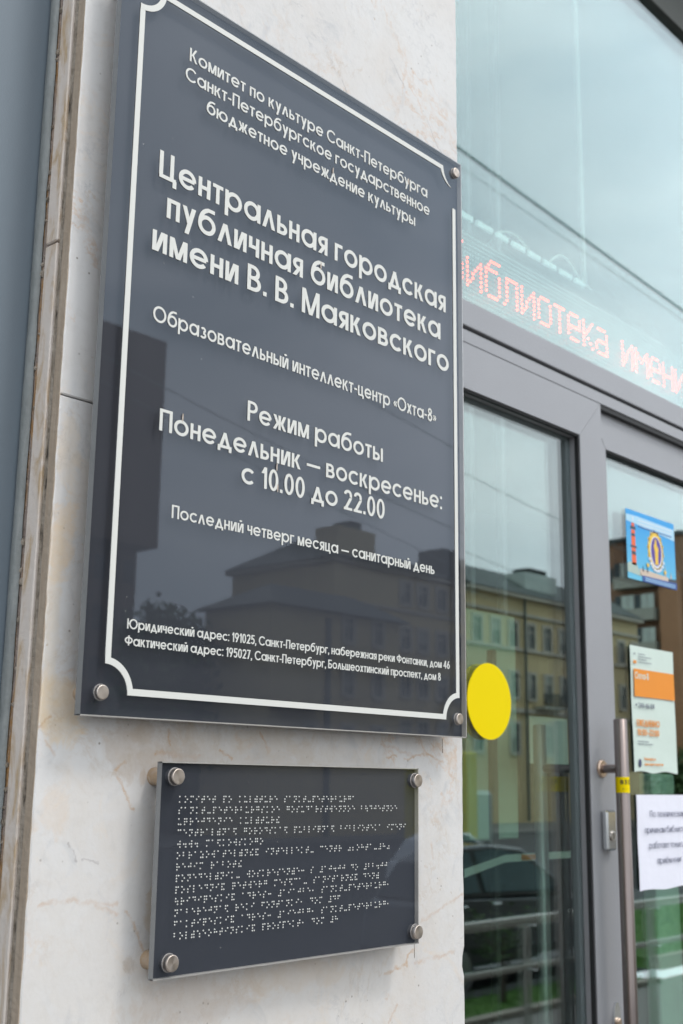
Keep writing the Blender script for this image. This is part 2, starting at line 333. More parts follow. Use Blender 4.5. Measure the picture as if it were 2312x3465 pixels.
# ---------------------------------------------------------------- stroke lettering (geometric sans)
def glyphs(w):
    t = w*.92; X = .735; h = w/2
    def V(x, a, b): return [[(x, a), (x+w, a), (x+w, b), (x, b)]]
    def H(a, b, y): return [[(a, y), (b, y), (b, y+t), (a, y+t)]]
    def D(x0, y0, x1, y1, k=1.12): return [[(x0, y0), (x0+w*k, y0), (x1+w*k, y1), (x1, y1)]]
    def A(cx, cy, rx, ry, a0=0, a1=360, n=None):
        rx -= h; ry -= h
        n = n or max(6, int(abs(a1-a0)/15)); out = []; P = []
        for i in range(n+1):
            a = R(a0+(a1-a0)*i/n); P.append(((rx+h)*math.cos(a)+cx, (ry+h)*math.sin(a)+cy, (rx-h)*math.cos(a)+cx, (ry-h)*math.sin(a)+cy))
        for p, q in zip(P[:-1], P[1:]): out.append([(p[2], p[3]), (p[0], p[1]), (q[0], q[1]), (q[2], q[3])])
        return [('ring', out)]
    def bowl(x, xr, y0, y1):      # bar - half round - bar, open to the left
        ry = (y1-y0)/2; rx = min(ry*1.05, xr-x)
        return H(x, xr-rx+.01, y0)+H(x, xr-rx+.01, y1-t)+A(xr-rx, y0+ry, rx, ry, -90, 90)
    def lbowl(xl, x, y0, y1):
        ry = (y1-y0)/2; rx = min(ry*1.05, x-xl)
        return H(xl+rx-.01, x, y0)+H(xl+rx-.01, x, y1-t)+A(xl+rx, y0+ry, rx, ry, 90, 270)
    o = X*1.02; G = {}
    def O(x=0, W=o, Y=X): return A(x+W/2, Y/2, W/2, Y/2)
    G['о'] = (O(), o); G['а'] = (O()+V(o-w*.75, 0, X), o+w*.25); G['р'] = (O(w*.2)+V(0, -.27, X), o+w*.2)
    G['с'] = (A(o/2, X/2, o/2, X/2, 42, 318), o*.90)
    G['е'] = (A(o/2, X/2, o/2, X/2, 0, 322)+H(h, o-h, X/2-t*.55), o)
    G['б'] = (O()+A(o*.62, X*.5, o*.62, 1.02-X*.5, 100, 180)+H(o*.5, o*.92, 1.02-t), o)
    G['в'] = (V(0, 0, X)+bowl(w*.5, .50, X*.5-t*.5, X)+bowl(w*.5, .55, 0, X*.5+t*.5), .56)
    G['г'] = (V(0, 0, X)+H(w*.5, .42, X-t), .42)
    G['д'] = (D(.10, t, .33-w*.1, X)+D(.66-w*1.12+w*.0, t, .43-w*1.0, X)+H(0, .76, 0)+V(0, -.15, t*.5)+V(.76-w, -.15, t*.5), .76)
    G['ж'] = (V(.40-h, 0, X)+D(0, 0, .30-h, X*.5)+D(0+.01, X, .28-h, X*.42)+D(.80-w*1.12, 0, .50-h, X*.5)+D(.79-w*1.12, X, .52-h, X*.42), .80)
    G['з'] = (A(.24, X*.74, .22, X*.26, -90, 150)+A(.24, X*.28, .26, X*.28, -150, 90), .50)
    def I(x=0, W=.56): return V(x, 0, X)+V(x+W-w, 0, X)+D(x+w*.5, 0, x+W-w*1.55, X, 1.05)
    G['и'] = (I(), .56); G['й'] = (I()+A(.28, X+.27, .15, .16, 200, 340), .56)
    G['к'] = (V(0, 0, X)+D(w*.8, X*.45, .50-w*1.0, X)+D(.54-w*1.05, 0, w*1.15, X*.58), .55)
    G['л'] = (D(0, 0, .31-w*.56, X, 1.08)+D(.62-w*1.08, 0, .31-w*.5, X, 1.08), .62)
    G['м'] = (V(0, 0, X)+V(.70-w, 0, X)+D(.35-w*.55, .0, w*.15, X, 1.0)+D(.35-w*.45, 0, .70-w*1.15, X, 1.0), .70)
    G['н'] = (V(0, 0, X)+V(.53-w, 0, X)+H(w*.5, .53-w*.5, X/2-t/2), .53)
    G['п'] = (V(0, 0, X)+V(.52-w, 0, X)+H(w*.5, .52-w*.5, X-t), .52)
    G['т'] = (V(.23-h, 0, X)+H(0, .46, X-t), .46)
    G['у'] = (D(.12, -.27, .56-w*1.12, X)+D(.30-w*.5, .10, 0, X), .56)
    G['х'] = (D(0, 0, .52-w*1.12, X)+D(.52-w*1.12, 0, 0, X), .52)
    G['ц'] = (V(0, 0, X)+V(.50-w, 0, X)+H(0, .58, 0)+V(.58-w*.8, -.15, t*.5), .60)
    G['ч'] = (V(.48-w, 0, X)+V(0, X*.5, X)+H(0, .48-h, X*.38), .48)
    G['ш'] = (V(0, 0, X)+V(.38-h, 0, X)+V(.76-w, 0, X)+H(w*.5, .76-w*.5, 0), .76)
    G['щ'] = (V(0, 0, X)+V(.38-h, 0, X)+V(.76-w, 0, X)+H(w*.5, .84, 0)+V(.84-w*.8, -.15, t*.5), .84)
    G['ь'] = (V(0, 0, X)+bowl(w*.5, .50, 0, X*.60), .50); G['ы'] = (G['ь'][0]+V(.58, 0, X), .58+w)
    G['ю'] = (V(0, 0, X)+H(w*.5, .22+w*.4, X/2-t/2)+O(.20), .20+o)
    G['я'] = (V(.50-w, 0, X)+lbowl(0, .50-w*.5, X*.36, X)+D(0, 0, .22, X*.42), .50)
    G['ё'] = (G['е'][0]+V(.2, .84, .96)+V(.45, .84, .96), o)
    G['К'] = (V(0, 0, 1)+D(w*.8, .43, .56-w, 1)+D(.62-w*1.1, 0, w*1.15, .56), .63)
    G['С'] = (A(.5, .5, .5, .51, 40, 320), .88); G['О'] = (A(.5, .5, .5, .51), 1.0)
    G['П'] = (V(0, 0, 1)+V(.64-w, 0, 1)+H(w*.5, .64-w*.5, 1-t), .64)
    G['Ц'] = (V(0, 0, 1)+V(.60-w, 0, 1)+H(0, .70, 0)+V(.70-w*.85, -.20, t*.5), .71)
    G['В'] = (V(0, 0, 1)+bowl(w*.5, .54, .5-t*.5, 1)+bowl(w*.5, .60, 0, .5+t*.5), .61)
    G['Б'] = (V(0, 0, 1)+H(w*.5, .54, 1-t)+bowl(w*.5, .60, 0, .5+t*.7), .61)
    G['Р'] = (V(0, 0, 1)+bowl(w*.5, .58, .42, 1), .58)
    G['М'] = (V(0, 0, 1)+V(.86-w, 0, 1)+D(.43-w*.55, 0, w*.15, 1, 1.0)+D(.43-w*.45, 0, .86-w*1.15, 1, 1.0), .86)
    G['Ю'] = (V(0, 0, 1)+H(w*.5, .28+w*.4, .5-t/2)+A(.74, .5, .50, .51), 1.24)
    G['Ф'] = (A(.46, .52, .46, .34)+V(.46-h, 0, 1), .92)
    G['Х'] = (D(0, 0, .62-w*1.12, 1)+D(.62-w*1.12, 0, 0, 1), .62)
    G['Д'] = (D(.12, t, .38-w*.1, 1)+D(.76-w*1.12, t, .50-w, 1)+H(0, .88, 0)+V(0, -.15, t*.5)+V(.88-w, -.15, t*.5), .88)
    G['Е'] = (V(0, 0, 1)+H(w*.5, .52, 1-t)+H(w*.5, .50, .5-t/2)+H(w*.5, .54, 0), .54)
    G['Ж'] = (V(.45-h, 0, 1)+D(0, 0, .34-h, .5)+D(0, 1, .34-h, .45)+D(.90-w*1.12, 0, .56-h, .5)+D(.90-w*1.12, 1, .56-h, .45), .90)
    G['Н'] = (V(0, 0, 1)+V(.64-w, 0, 1)+H(w*.5, .64-w*.5, .5-t/2), .64)
    G['А'] = (D(0, 0, .36-w*.56, 1, 1.08)+D(.72-w*1.08, 0, .36-w*.5, 1, 1.08)+H(.16, .56, .25), .72)
    G['Т'] = (V(.30-h, 0, 1)+H(0, .60, 1-t), .60)
    G['И'] = (V(0, 0, 1)+V(.64-w, 0, 1)+D(w*.5, 0, .64-w*1.55, 1, 1.05), .64); G['Г'] = (V(0, 0, 1)+H(w*.5, .50, 1-t), .50)
    d = .30
    G['0'] = (A(.27, .5, .27, .51), .54); G['1'] = (V(.16, 0, 1)+D(0, .70, .16+w*.0, 1, 1.0), .16+w)
    G['2'] = (A(.26, .74, .26, .27, -25, 170)+D(0, 0, .36, .62, 1.2)+H(0, .53, 0), .53)
    G['4'] = (V(.38, 0, 1)+H(0, .62, .22)+D(0, .24, .38, 1, 1.0), .62)
    G['5'] = (H(.08, .50, 1-t)+D(.02, .48, .08, 1, 1.0)+A(.25, .33, .27, .34, -150, 125), .52)
    G['6'] = (A(.28, .32, .28, .33)+D(.02, .38, .30, 1, 1.1), .56); G['9'] = (A(.28, .68, .28, .33)+D(.24-w*.6, 0, .54-w*1.1, .62, 1.1), .56)
    G['7'] = (H(0, .50, 1-t)+D(.08, 0, .50-w*1.1, 1, 1.1), .50); G['8'] = (A(.27, .76, .23, .25)+A(.27, .28, .27, .29), .54)
    G['.'] = (V(0, 0, w*1.05), w); G[','] = (V(0, 0, w*1.05)+D(-.02, -.14, w*.2, 0, .8), w)
    G[':'] = (V(0, 0, w*1.05)+V(0, X-w*1.05, X), w); G['-'] = (H(0, .30, X/2-t/2), .30); G['—'] = (H(0, .86, X/2-t/2), .86)
    G['–'] = (H(0, .5, X/2-t/2), .5)
    def chev(x, s_): return (D(x+.13*(1-s_)*.5, .36, x+.13*(1+s_)*.5, .56, .8)+D(x+.13*(1+s_)*.5, .16, x+.13*(1-s_)*.5, .36, .8))
    G['«'] = (chev(0, 1)+chev(.17, 1), .36); G['»'] = (chev(0, -1)+chev(.17, -1), .36)
    return G
GL = {}
def text_polys(txt, w=.135, track=.105, space=.30):
    """list of (level, polygon) in cap-height units and the total width"""
    if w not in GL: GL[w] = glyphs(w)
    G = GL[w]; x = 0; out = []
    for ch in txt:
        if ch == ' ': x += space; continue
        parts, adv = G[ch]; k = 0
        for p in parts:
            if p[0] == 'ring':
                for q in p[1]: out.append((k, [(x+a, b) for a, b in q]))
            else: out.append((k, [(x+a, b) for a, b in p]))
            k += 1
        x += adv+track
    return out, x-track
def lettering(mb, txt, x0, x1, z, cap, y, thick=.0006, w=.135, track=.105, space=.30, fn=None, step=.00004, rows=None):
    polys, wd = text_polys(txt, w, track, space)
    sx = (x1-x0)/wd
    for k, p in polys:
        q = [(x0+a*sx, z+b*cap) for a, b in p]
        if fn is None: mb.prism(q, y-thick-k*step, y)
        else:
            n = len(mb.v); tmp = MB(); tmp.prism(q, -thick-k*step, 0)
            mb.add([fn(v) for v in tmp.v], tmp.f)
    return mb

# ---------------------------------------------------------------- marble pillar with its joints
YW = .966                        # face of the marble
def edge_poly(x0, x1, z0, z1, right_chip=False, seed=1):
    rnd = random.Random(seed); pts = [(x0, z0)]
    n = max(2, int((z1-z0)/.012)); pr = []
    for i in range(n+1):
        z = z0+(z1-z0)*i/n; j = rnd.uniform(-.0007, .0007)
        if right_chip:
            a = z-Z
            if -.235 < a < -.203: j -= .0045*math.sin((a+.235)/.032*math.pi)
        pr.append((x1+j, z))
    pts += pr; pts.append((x0, z1))
    n2 = n
    for i in range(1, n2):
        z = z1-(z1-z0)*i/n2; pts.append((x0+rnd.uniform(-.0006, .0006), z))
    return pts
pil = thing('marble_pillar', 'white marble pillar with ochre veins carrying the two dark plaques', 'pillar', (.658, YW, 1.0))
def slab_mesh(z0, z1, seed):
    mb = MB(); P = edge_poly(.658, 1.313, z0, z1, True, seed); b = .0012
    n = len(P); cx, cz = .985, (z0+z1)/2
    inner = [(x+(b if x < cx else -b), min(max(z, z0+b), z1-b)) for x, z in P]
    vs = [(x, YW, z) for x, z in inner]+[(x, YW+b, z) for x, z in P]+[(x, YW+.0125, z) for x, z in P]
    fs = [tuple(range(n)), tuple(range(3*n-1, 2*n-1, -1))]
    for k in (0, 1):
        for i in range(n):
            j = (i+1) % n; fs.append((k*n+j, k*n+i, (k+1)*n+i, (k+1)*n+j))
    return mb.add(vs, fs)
for (z0, z1, sd_) in ((1.0, Z+.3665, 1), (Z+.3682, Z+1.55, 2), (Z+1.552, Z+2.8, 3)):
    slab_mesh(z0, z1, sd_).build('marble_slab', M['marble'], pil)
MB().box(.6572, .6590, YW+.0014, YW+.0124, 1.0, Z+2.8).build('slab_edge', M['slab_side'], pil)
MB().box(.6595, .664, YW+.0126, YW+.022, 1.0, Z+2.8).build('mortar_joint', M['mortar'], pil)
for (z0, z1) in ((1.0, Z+.534), (Z+.5365, Z+2.8)):
    P = []
    MB().bbox(.6565, .70, YW+.0222, YW+.0425, z0, z1, .0012).build('marble_edging', M['marble_edge'], pil)
MB().box(.6615, .70, YW+.0427, YW+.068, 1.0, Z+2.8).build('rusty_gap', M['rust_gap'], pil)
# lumps of old mortar in the rusty gap and a ragged sealant bead
mb = MB(); rnd = random.Random(3)
for i in range(60):
    z = Z+rnd.uniform(-.6, 1.3); s_ = rnd.uniform(.002, .006); y = YW+rnd.uniform(.044, .054)
    mb.ring((.6612, y, z), (-1, 0, rnd.uniform(-.5, .5)), [(s_, -.002), (s_*.8, .0005), (s_*.3, .002)], 7, False)
mb.build('mortar_crumbs', M['mortar'], pil, 'stuff')
mb = MB(); n = 160; vs = []; fs = []
for i in range(n+1):
    z = 1.0+(Z+1.8)*i/n; w_ = .0075+rnd.uniform(-.0008, .0008)
    for a in range(6):
        an = math.pi*a/5; vs.append((.6600-.0050*math.sin(an)+rnd.uniform(-.0002, .0002), YW+.0600+w_*math.cos(an)*-1, z))
for i in range(n):
    for a in range(5): fs.append((i*6+a, i*6+a+1, i*6+6+a+1, i*6+6+a))
mb.add(vs, fs, True).build('sealant_bead', M['sealant'], pil)
MB().box(.702, 1.310, YW+.0128, 1.55, 1.0, Z+2.8).build('pillar_core', M['slab_side'], pil)
for (xa, za, xb, zb) in ((1.269, Z+.0562, 1.2693, Z+.038), (1.2109, Z-.170, 1.2112, Z-.206)):
    MB().prism([(xa-.0003, za), (xa+.0004, za), (xb+.0004, zb), (xb-.0002, zb)], YW-.0004, YW+.001).build('hairline_crack', M['mortar'], pil)
pan = thing('metal_panel', 'smooth blue-grey metal cladding panel left of the marble pillar', 'panel', (.2, 1.033, 1.0))
MB().bbox(-1.6, .6625, 1.033, 1.037, 1.0, Z+2.8, .001).build('panel_face', M['panel'], pan)

# ---------------------------------------------------------------- screw caps
def cap(parent, x, z, y, r=.0076, wall=True, proud=.0045):
    mb = MB().ring((x, y, z), (0, -1, 0), [(r*1.0, 0), (r, proud-.0007), (r-.0003, proud-.0002), (r-.0008, proud)], 40)
    c = mb.build('screw_cap', M['cap'], parent)
    MB().ring((x, y-.00005, z), (0, -1, 0), [(r*1.14, 0), (r*1.1, .0004)], 28).build('washer', M['washer'], c)
    if wall: MB().ring((x, y+.0078, z), (0, 1, 0), [(r*1.14, 0), (r*1.14, YW-y-.0078)], 32).build('standoff', M['rusty_pin'], parent)
def cap_material():
    m, N, L, P = nodes('screw_cap_steel')
    tc = N.new('ShaderNodeTexCoord'); no = N.new('ShaderNodeTexNoise'); no.inputs['Scale'].default_value = 60; no.inputs['Detail'].default_value = 5
    cr = N.new('ShaderNodeValToRGB'); cr.color_ramp.elements[0].color = (.40, .32, .27, 1); cr.color_ramp.elements[1].color = (.60, .55, .50, 1)
    L.new(tc.outputs['Object'], no.inputs[0]); L.new(no.outputs[0], cr.inputs[0]); L.new(cr.outputs[0], P.inputs['Base Color'])
    P.inputs['Metallic'].default_value = 1; P.inputs['Roughness'].default_value = .36
    P.inputs['Anisotropic'].default_value = .8
    tg = N.new('ShaderNodeTangent'); tg.direction_type = 'RADIAL'; tg.axis = 'Y'; L.new(tg.outputs[0], P.inputs['Tangent'])
    return m
M['cap'] = cap_material(); M['washer'] = mat('washer_plastic', (.30, .28, .27), .35)

# ---------------------------------------------------------------- big library plaque
YS = .934
sg = thing('library_plaque', 'large dark grey library plaque with cream Cyrillic lettering and line border', 'plaque', (.979, YS, Z+.057))
SX0, SX1, SZ0, SZ1 = .6795, 1.2785, Z+.0571, Z+.8569
def sheet(par, x0, x1, z0, z1, ed=.0087):
    y0, y1 = YS, YS+ed-.0019
    MB().add([(x0, y0, z0), (x1, y0, z0), (x1, y0, z1), (x0, y0, z1)], [(0, 1, 2, 3)]).build('acrylic_sheet', M['acrylic'], par)
    MB().box(x0+.0006, x1-.0006, y1, YS+ed-.0002, z0+.0006, z1-.0006).build('backing_sheet', M['sign_back'], par)
    e = MB()
    e.add([(x0, y0, z0), (x0, y0, z1), (x0, YS+ed, z1), (x0, YS+ed, z0)], [(0, 1, 2, 3)])
    e.build('left_edge', M['acrylic_edge'], par)
    e = MB()
    e.box(x0, x1, y0+.0001, y1, z0-.0002, z0+.0010); e.box(x0, x1, y0+.0001, y1, z1-.0010, z1+.0002)
    e.box(x1-.0013, x1+.0002, y0+.0001, y1, z0, z1)
    e.build('lit_tone_edge', M['acrylic_edge_light'], par)
sheet(sg, SX0, SX1, SZ0, SZ1)
def text_line(par, txt, x0, x1, z, cap_, w=.135, **k):
    o = lettering(MB(), txt, x0, x1, Z+z, cap_, YS-.0002, w=w, **k).build('text_line', M['vinyl'], par)
    return o
BIG, MID, SML = .152, .142, .138
text_line(sg, 'Комитет по культуре Санкт-Петербурга', .7745, 1.1992, .7748, .0163, SML)
text_line(sg, 'Санкт-Петербургское государственное', .7696, 1.2041, .7500, .0163, SML)
text_line(sg, 'бюджетное учреждение культуры', .8017, 1.1726, .7237, .0163, SML)
text_line(sg, 'Центральная городская', .7398, 1.2388, .6216, .0309, BIG)
text_line(sg, 'публичная библиотека', .7525, 1.2268, .5794, .0309, BIG)
text_line(sg, 'имени В. В. Маяковского', .7353, 1.2448, .5374, .0309, BIG)
text_line(sg, 'Образовательный интеллект-центр «Охта-8»', .7410, 1.2161, .4605, .0175, SML)
text_line(sg, 'Режим работы', .8781, 1.1083, .3857, .0229, MID)
text_line(sg, 'Понедельник — воскресенье:', .7560, 1.2280, .3468, .0231, MID)
text_line(sg, 'с 10.00 до 22.00', .8719, 1.1125, .3140, .0243, MID)
text_line(sg, 'Последний четверг месяца — санитарный день', .7772, 1.2115, .2592, .0136, SML)
text_line(sg, 'Юридический адрес: 191025, Санкт-Петербург, набережная реки Фонтанки, дом 46', .7281, 1.2425, .1418, .0097, SML)
text_line(sg, 'Фактический адрес: 195027, Санкт-Петербург, Большеохтинский проспект, дом 8', .7261, 1.2236, .1256, .0097, SML)
def border():
    y = YS-.0002; t = .0065; x0, x1, z0, z1 = .7040, 1.2625, Z+.0782, Z+.8378; r = .0283; mb = MB(); th = .0007
    def bar(a, b, c, d, k=0): mb.prism([(a, c), (b, c), (b, d), (a, d)], y-th-k*.00005, y)
    bar(x0, x0+t, z0+r, z1-r); bar(x0+r, x1-r, z0, z0+t); bar(x0+r, x1-r, z1-t, z1)
    bar(x1-t, x1, z0+r, Z+.7815)
    def arc(cx, cz, a0, a1, taper=0):
        n = 14
        for i in range(n):
            q = []
            for j, rr in ((i, 1), (i+1, 1)):
                a = R(a0+(a1-a0)*j/n); ro = r+t*(1-taper*(j/n)**1.2); q.append((cx+ro*math.cos(a), cz+ro*math.sin(a)))
            for j in (i+1, i):
                a = R(a0+(a1-a0)*j/n); ri = r; q.append((cx+ri*math.cos(a), cz+ri*math.sin(a)))
            mb.prism(q, y-th-.00005, y)
    arc(x0, z0, 0, 90); arc(x1, z0, 90, 180); arc(x0, z1, 270, 360); arc(x1+.001, z1, 180, 249, .97)
    mb.build('border_line', M['vinyl'], sg)
border()
for x, z in ((1.2620, .8369), (1.2592, .0798), (.7010, .0791), (.7010, .8369)): cap(sg, x, Z+z, YS, .0070)
# peeled vinyl slivers, as on the real plaque
M['glue'] = mat('torn_vinyl', (.48, .40, .34), .6, 0, .2, 300)
rnd = random.Random(11)
for (x, z) in ((1.0095, .7335), (1.158, .7785), (.7855, .3625), (.9245, .3375), (.9265, .3135), (.9905, .6005)):
    p = [(x, Z+z), (x+.0011, Z+z+.0008), (x+.0014, Z+z+.0078), (x+.0004, Z+z+.0092), (x-.0006, Z+z+.0042)]
    MB().prism(p, YS-.0012, YS-.0009).build('torn_vinyl', M['glue'], sg)

# ---------------------------------------------------------------- braille plaque
bp_ = thing('braille_plaque', 'small dark braille plaque on four steel pins below the library plaque', 'plaque', (.98, YS, Z-.184))
sheet(bp_, .7795, 1.1797, Z-.1838, Z+.0172, .0072)
BR = dict(zip('абцдефгхиъклмнопятщрсту', [None]*23))
BRD = {'а': '1', 'б': '12', 'в': '2456', 'г': '1245', 'д': '145', 'е': '15', 'ж': '245', 'з': '1356', 'и': '24', 'й': '12346', 'к': '13',
       'л': '123', 'м': '134', 'н': '1345', 'о': '135', 'п': '1234', 'р': '1235', 'с': '234', 'т': '2345', 'у': '136', 'ф': '124', 'х': '125',
       'ц': '14', 'ч': '12345', 'ш': '156', 'щ': '1346', 'ы': '2346', 'ь': '23456', 'э': '246', 'ю': '1256', 'я': '1246', '.': '256', ',': '2',
       '-': '36', ':': '25', '«': '356', '<': '23', '»': '356', '#': '3456', '1': '1', '2': '12', '4': '145', '5': '15', '6': '124', '7': '1245',
       '8': '125', '9': '24', '0': '245'}
BL = [('комитет по культуре санкт-петербурга', 1.0626), ('санкт-петербургское государственное бюджетное', 1.1376), ('учреждение культуры', .9414),
      ('центральная городская публичная библиотека имени', 1.1536), ('в.в. маяковского', .9182), ('образовательный интеллект- центр «<охта-#8»', 1.1237),
      ('режим работы', .8883), ('понедельник- воскресенье: с #10.00 до #22.00', 1.1196), ('последний четверг месяца- санитарный день', 1.1049),
      ('юридический адрес: #191025, санкт-петербург,', 1.1245), ('набережная реки фонтанки, дом #46', 1.0392),
      ('фактический адрес: #195027, санкт-петербург,', 1.1247), ('большеохтинский проспект, дом #8', 1.0357)]
BH = [.8033]*13
for i, (txt, xe) in enumerate(BL):
    z = Z-.0159-i*.01064; pitch = (xe-.8033-.0026)/(len(txt)-1); mb = MB(); ds = .0026
    for k, ch in enumerate(txt):
        if ch == ' ': continue
        for d in BRD[ch]:
            d = int(d)-1; x = .8033+k*pitch+(d//3)*ds; zz = z-(d % 3)*ds
            mb.ring((x, YS-.0001, zz), (0, -1, 0), [(.00082, 0), (.00066, .0004), (.0003, .0006)], 8)
    mb.build('braille_line', M['vinyl'], bp_)
for x, z in ((.7962, .0032), (.798, -.1695), (1.1721, .0030), (1.1725, -.1700)): cap(bp_, x, Z+z, YS, .0078, proud=.0062)

# ---------------------------------------------------------------- entrance: frame, doors, transom
YD = 1.410; XR = 4.6
fr = thing('door_frame', 'grey aluminium door frame with transom rail over the entrance doors', 'door frame', (2.4, YD, 1.0))
z_head = Z+.655*YD; z_tr0 = Z+.6605*YD; z_tr1 = Z+.7012*YD; z_top = Z+1.553*YD
MB().bbox(1.32, XR, YD-.002, YD+.07, z_tr0, z_tr1, .0015).build('transom_rail', M['alu'], fr)
MB().box(1.32, XR, YD+.012, YD+.06, z_head-.001, z_tr0+.001).build('rail_groove', M['gasket'], fr)
MB().bbox(1.32, XR, YD, YD+.07, Z+.6345*YD, z_head, .0015).build('head_rail', M['alu'], fr)
MB().bbox(1.32, XR, YD, YD+.07, z_top, z_top+.5, .002).build('top_rail', M['dark_rail'], fr)
MB().bbox(XR, XR+.1, YD, YD+.07, 1.0, z_top+.5, .002).build('side_post', M['alu'], fr)
MB().bbox(3.56, XR-.002, YD+.001, YD+.069, 1.0, Z+.6345*YD, .002).build('side_panel', M['alu'], fr)
def pane(x0, x1, y, z0, z1, par, name='glass_pane'):
    return MB().box(x0, x1, y, y+.005, z0, z1).build(name, M['pane'], par)
tw = thing('transom_window', 'tall clear window above the doors with the ticker behind it', 'window', (2.9, YD+.02, z_tr1))
pane(1.322, XR-.002, YD+.016, z_tr1+.001, z_top-.001, tw)
pane(1.322, XR-.002, YD+.033, z_tr1+.001, z_top-.001, tw)
def leaf(name, label, x0, x1, y, ztop, zglass, stile, gd=.0168):
    """framed glass door leaf: x0..x1 outer, mitred stiles and rails, two panes and black gaskets"""
    t = thing(name, label, 'door', ((x0+x1)/2, y, 1.0)); zb = 1.02; tr = ztop-zglass; br = .10; d = .055; g = .0012
    # stiles and top rail with mitred ends
    MB().prism([(x0, zb), (x0+stile, zb+br), (x0+stile, ztop-tr), (x0, ztop-0.0)], y, y+d).build('stile', M['alu'], t)
    MB().prism([(x1, zb), (x1-stile, zb+br), (x1-stile, ztop-tr), (x1, ztop)], y, y+d).build('stile', M['alu'], t)
    MB().prism([(x0+g, ztop), (x0+stile+g, ztop-tr), (x1-stile-g, ztop-tr), (x1-g, ztop)], y-.0002, y+d).build('top_rail', M['alu'], t)
    MB().prism([(x0+g, zb), (x0+stile+g, zb+br), (x1-stile-g, zb+br), (x1-g, zb)], y-.0002, y+d).build('bottom_rail', M['alu'], t)
    if gd > .02: MB().box(x1-stile-.004, x1-stile, y+.0130, y+gd-.001, zb+br, zglass).box(x0+stile+.004, x1-stile-.004, y+.0130, y+gd-.001, zglass-.004, zglass).build('glazing_bead', M['alu'], t)
    gk = MB(); a, b = x0+stile, x1-stile; z0, z1 = zb+br, zglass; q = .0045
    gk.box(a, a+q, y+.003, y+.0125, z0, z1).box(b-q, b, y+.003, y+.0125, z0, z1).box(a+q, b-q, y+.003, y+.0125, z1-q, z1).box(a+q, b-q, y+.003, y+.0125, z0, z0+q)
    gk.build('gasket', M['gasket'], t)
    sp = MB()
    g0, g1 = y+gd+.0055, y+gd+.0172
    sp.box(a, a+.012, g0, g1, z0, z1).box(b-.012, b, g0, g1, z0, z1).box(a+.012, b-.012, g0, g1, z1-.012, z1)
    sp.build('glazing_spacer', M['alu'], t)
    pane(a+.001, b-.001, y+gd, z0, z1, t); pane(a+.001, b-.001, y+gd+.0177, z0, z1, t)
    return t
dl = leaf('glass_door', 'left glass door with yellow dot and long steel pull bar', 1.46, 1.7616*YD, YD, Z+.6335*YD, Z+.5636*YD, .0995, .026)
dr = leaf('glass_door', 'right glass door with posters and white notice taped inside', 2.457, 3.555, YD+.017, Z+.6335*YD-.006, Z+.5568*1.427, .0745)
MB().box(2.4845, 3.56, YD+.003, YD+.016, Z+.6265*YD, Z+.6345*YD).build('door_gap', M['gasket'], fr)
MB().bbox(1.32, 1.458, YD, YD+.07, 1.0, Z+.6345*YD-.001, .002).build('side_post', M['alu'], fr)
MB().bbox(1.32, XR, YD-.03, YD+.1, 1.0, 1.018, .002).build('threshold', M['steel'], fr)
# pull bars (outside and inside), on the left leaf
def bar(par, x, y, z0, z1, ys, name='pull_bar', mt='steel_tube'):
    b = MB().ring((x, y, z0), (0, 0, 1), [(.0125, 0), (.0150, .0015), (.0150, z1-z0-.0015), (.0125, z1-z0)], 40).build(name, M[mt], par)
    for zz in (Z+.036, Z-.95):
        s_ = 1 if ys > y else -1
        MB().ring((x, y+.012*s_, zz), (0, s_, 0), [(.0095, 0), (.0095, abs(ys-y)-.012)], 24).build('bracket', M['steel_tube'], b)
        MB().ring((x, ys-.006*s_, zz), (0, s_, 0), [(.0175, 0), (.0195, .002), (.0195, .0058)], 28).build('rosette', M['brass_steel'], b)
    return b
M['bright_steel'] = mat('bright_steel', (.72, .76, .72), .45, .6)
M['brass_steel'] = mat('warm_steel', (.62, .48, .38), .28, 1)
XB, YB = 2.432, 1.3590
pb = bar(dl, XB, YB, Z-1.25, Z+.1062*1.35, YD, 'pull_bar')
pb2 = bar(dl, XB, YD+.055+.104, Z-1.25, Z+.10*1.35, YD+.055, 'inner_pull_bar', 'bright_steel')
# lock plate and keyhole
lk = MB().bbox(2.4235, 2.4625, YD-.016, YD, Z-.1390, Z-.0530, .004).build('lock_case', M['chrome'], dl)
MB().ring((2.443, YD-.0161, Z-.108), (0, -1, 0), [(.011, 0), (.011, .002), (.009, .003)], 24).build('key_cylinder', M['steel'], lk)
MB().box(2.4418, 2.4442, YD-.0196, YD-.019, Z-.114, Z-.102).build('key_slot', M['gasket'], lk)
es = MB().prism([(2.456+.014*math.cos(a*math.pi/12), Z-.49+(.038*math.sin(a*math.pi/12))) for a in range(24)], YD-.006, YD).build('escutcheon', M['chrome'], dl)
MB().ring((2.456, YD-.0061, Z-.492), (0, -1, 0), [(.008, 0), (.008, .005), (.006, .006)], 24).build('key_cylinder', M['brass_steel'], es)

# yellow warning dot on the left leaf
dot = MB().prism([(2.0435+.0765*math.cos(a*math.pi/36), Z+.1633+.0765*math.sin(a*math.pi/36)) for a in range(72)], YD+.0252, YD+.0258).build('warning_dot', M['yellow'])
tag(dot, 'round bright yellow warning sticker on the left door glass', 'sticker')
dot = MB().prism([(2.0435+.0765*math.cos(a*math.pi/36), Z+.1633+.0765*math.sin(a*math.pi/36)) for a in range(72)], YD+.0490, YD+.0496).build('warning_dot', M['yellow'])
tag(dot, 'greenish yellow twin dot half hidden behind the bright yellow one, inside the glass', 'sticker')
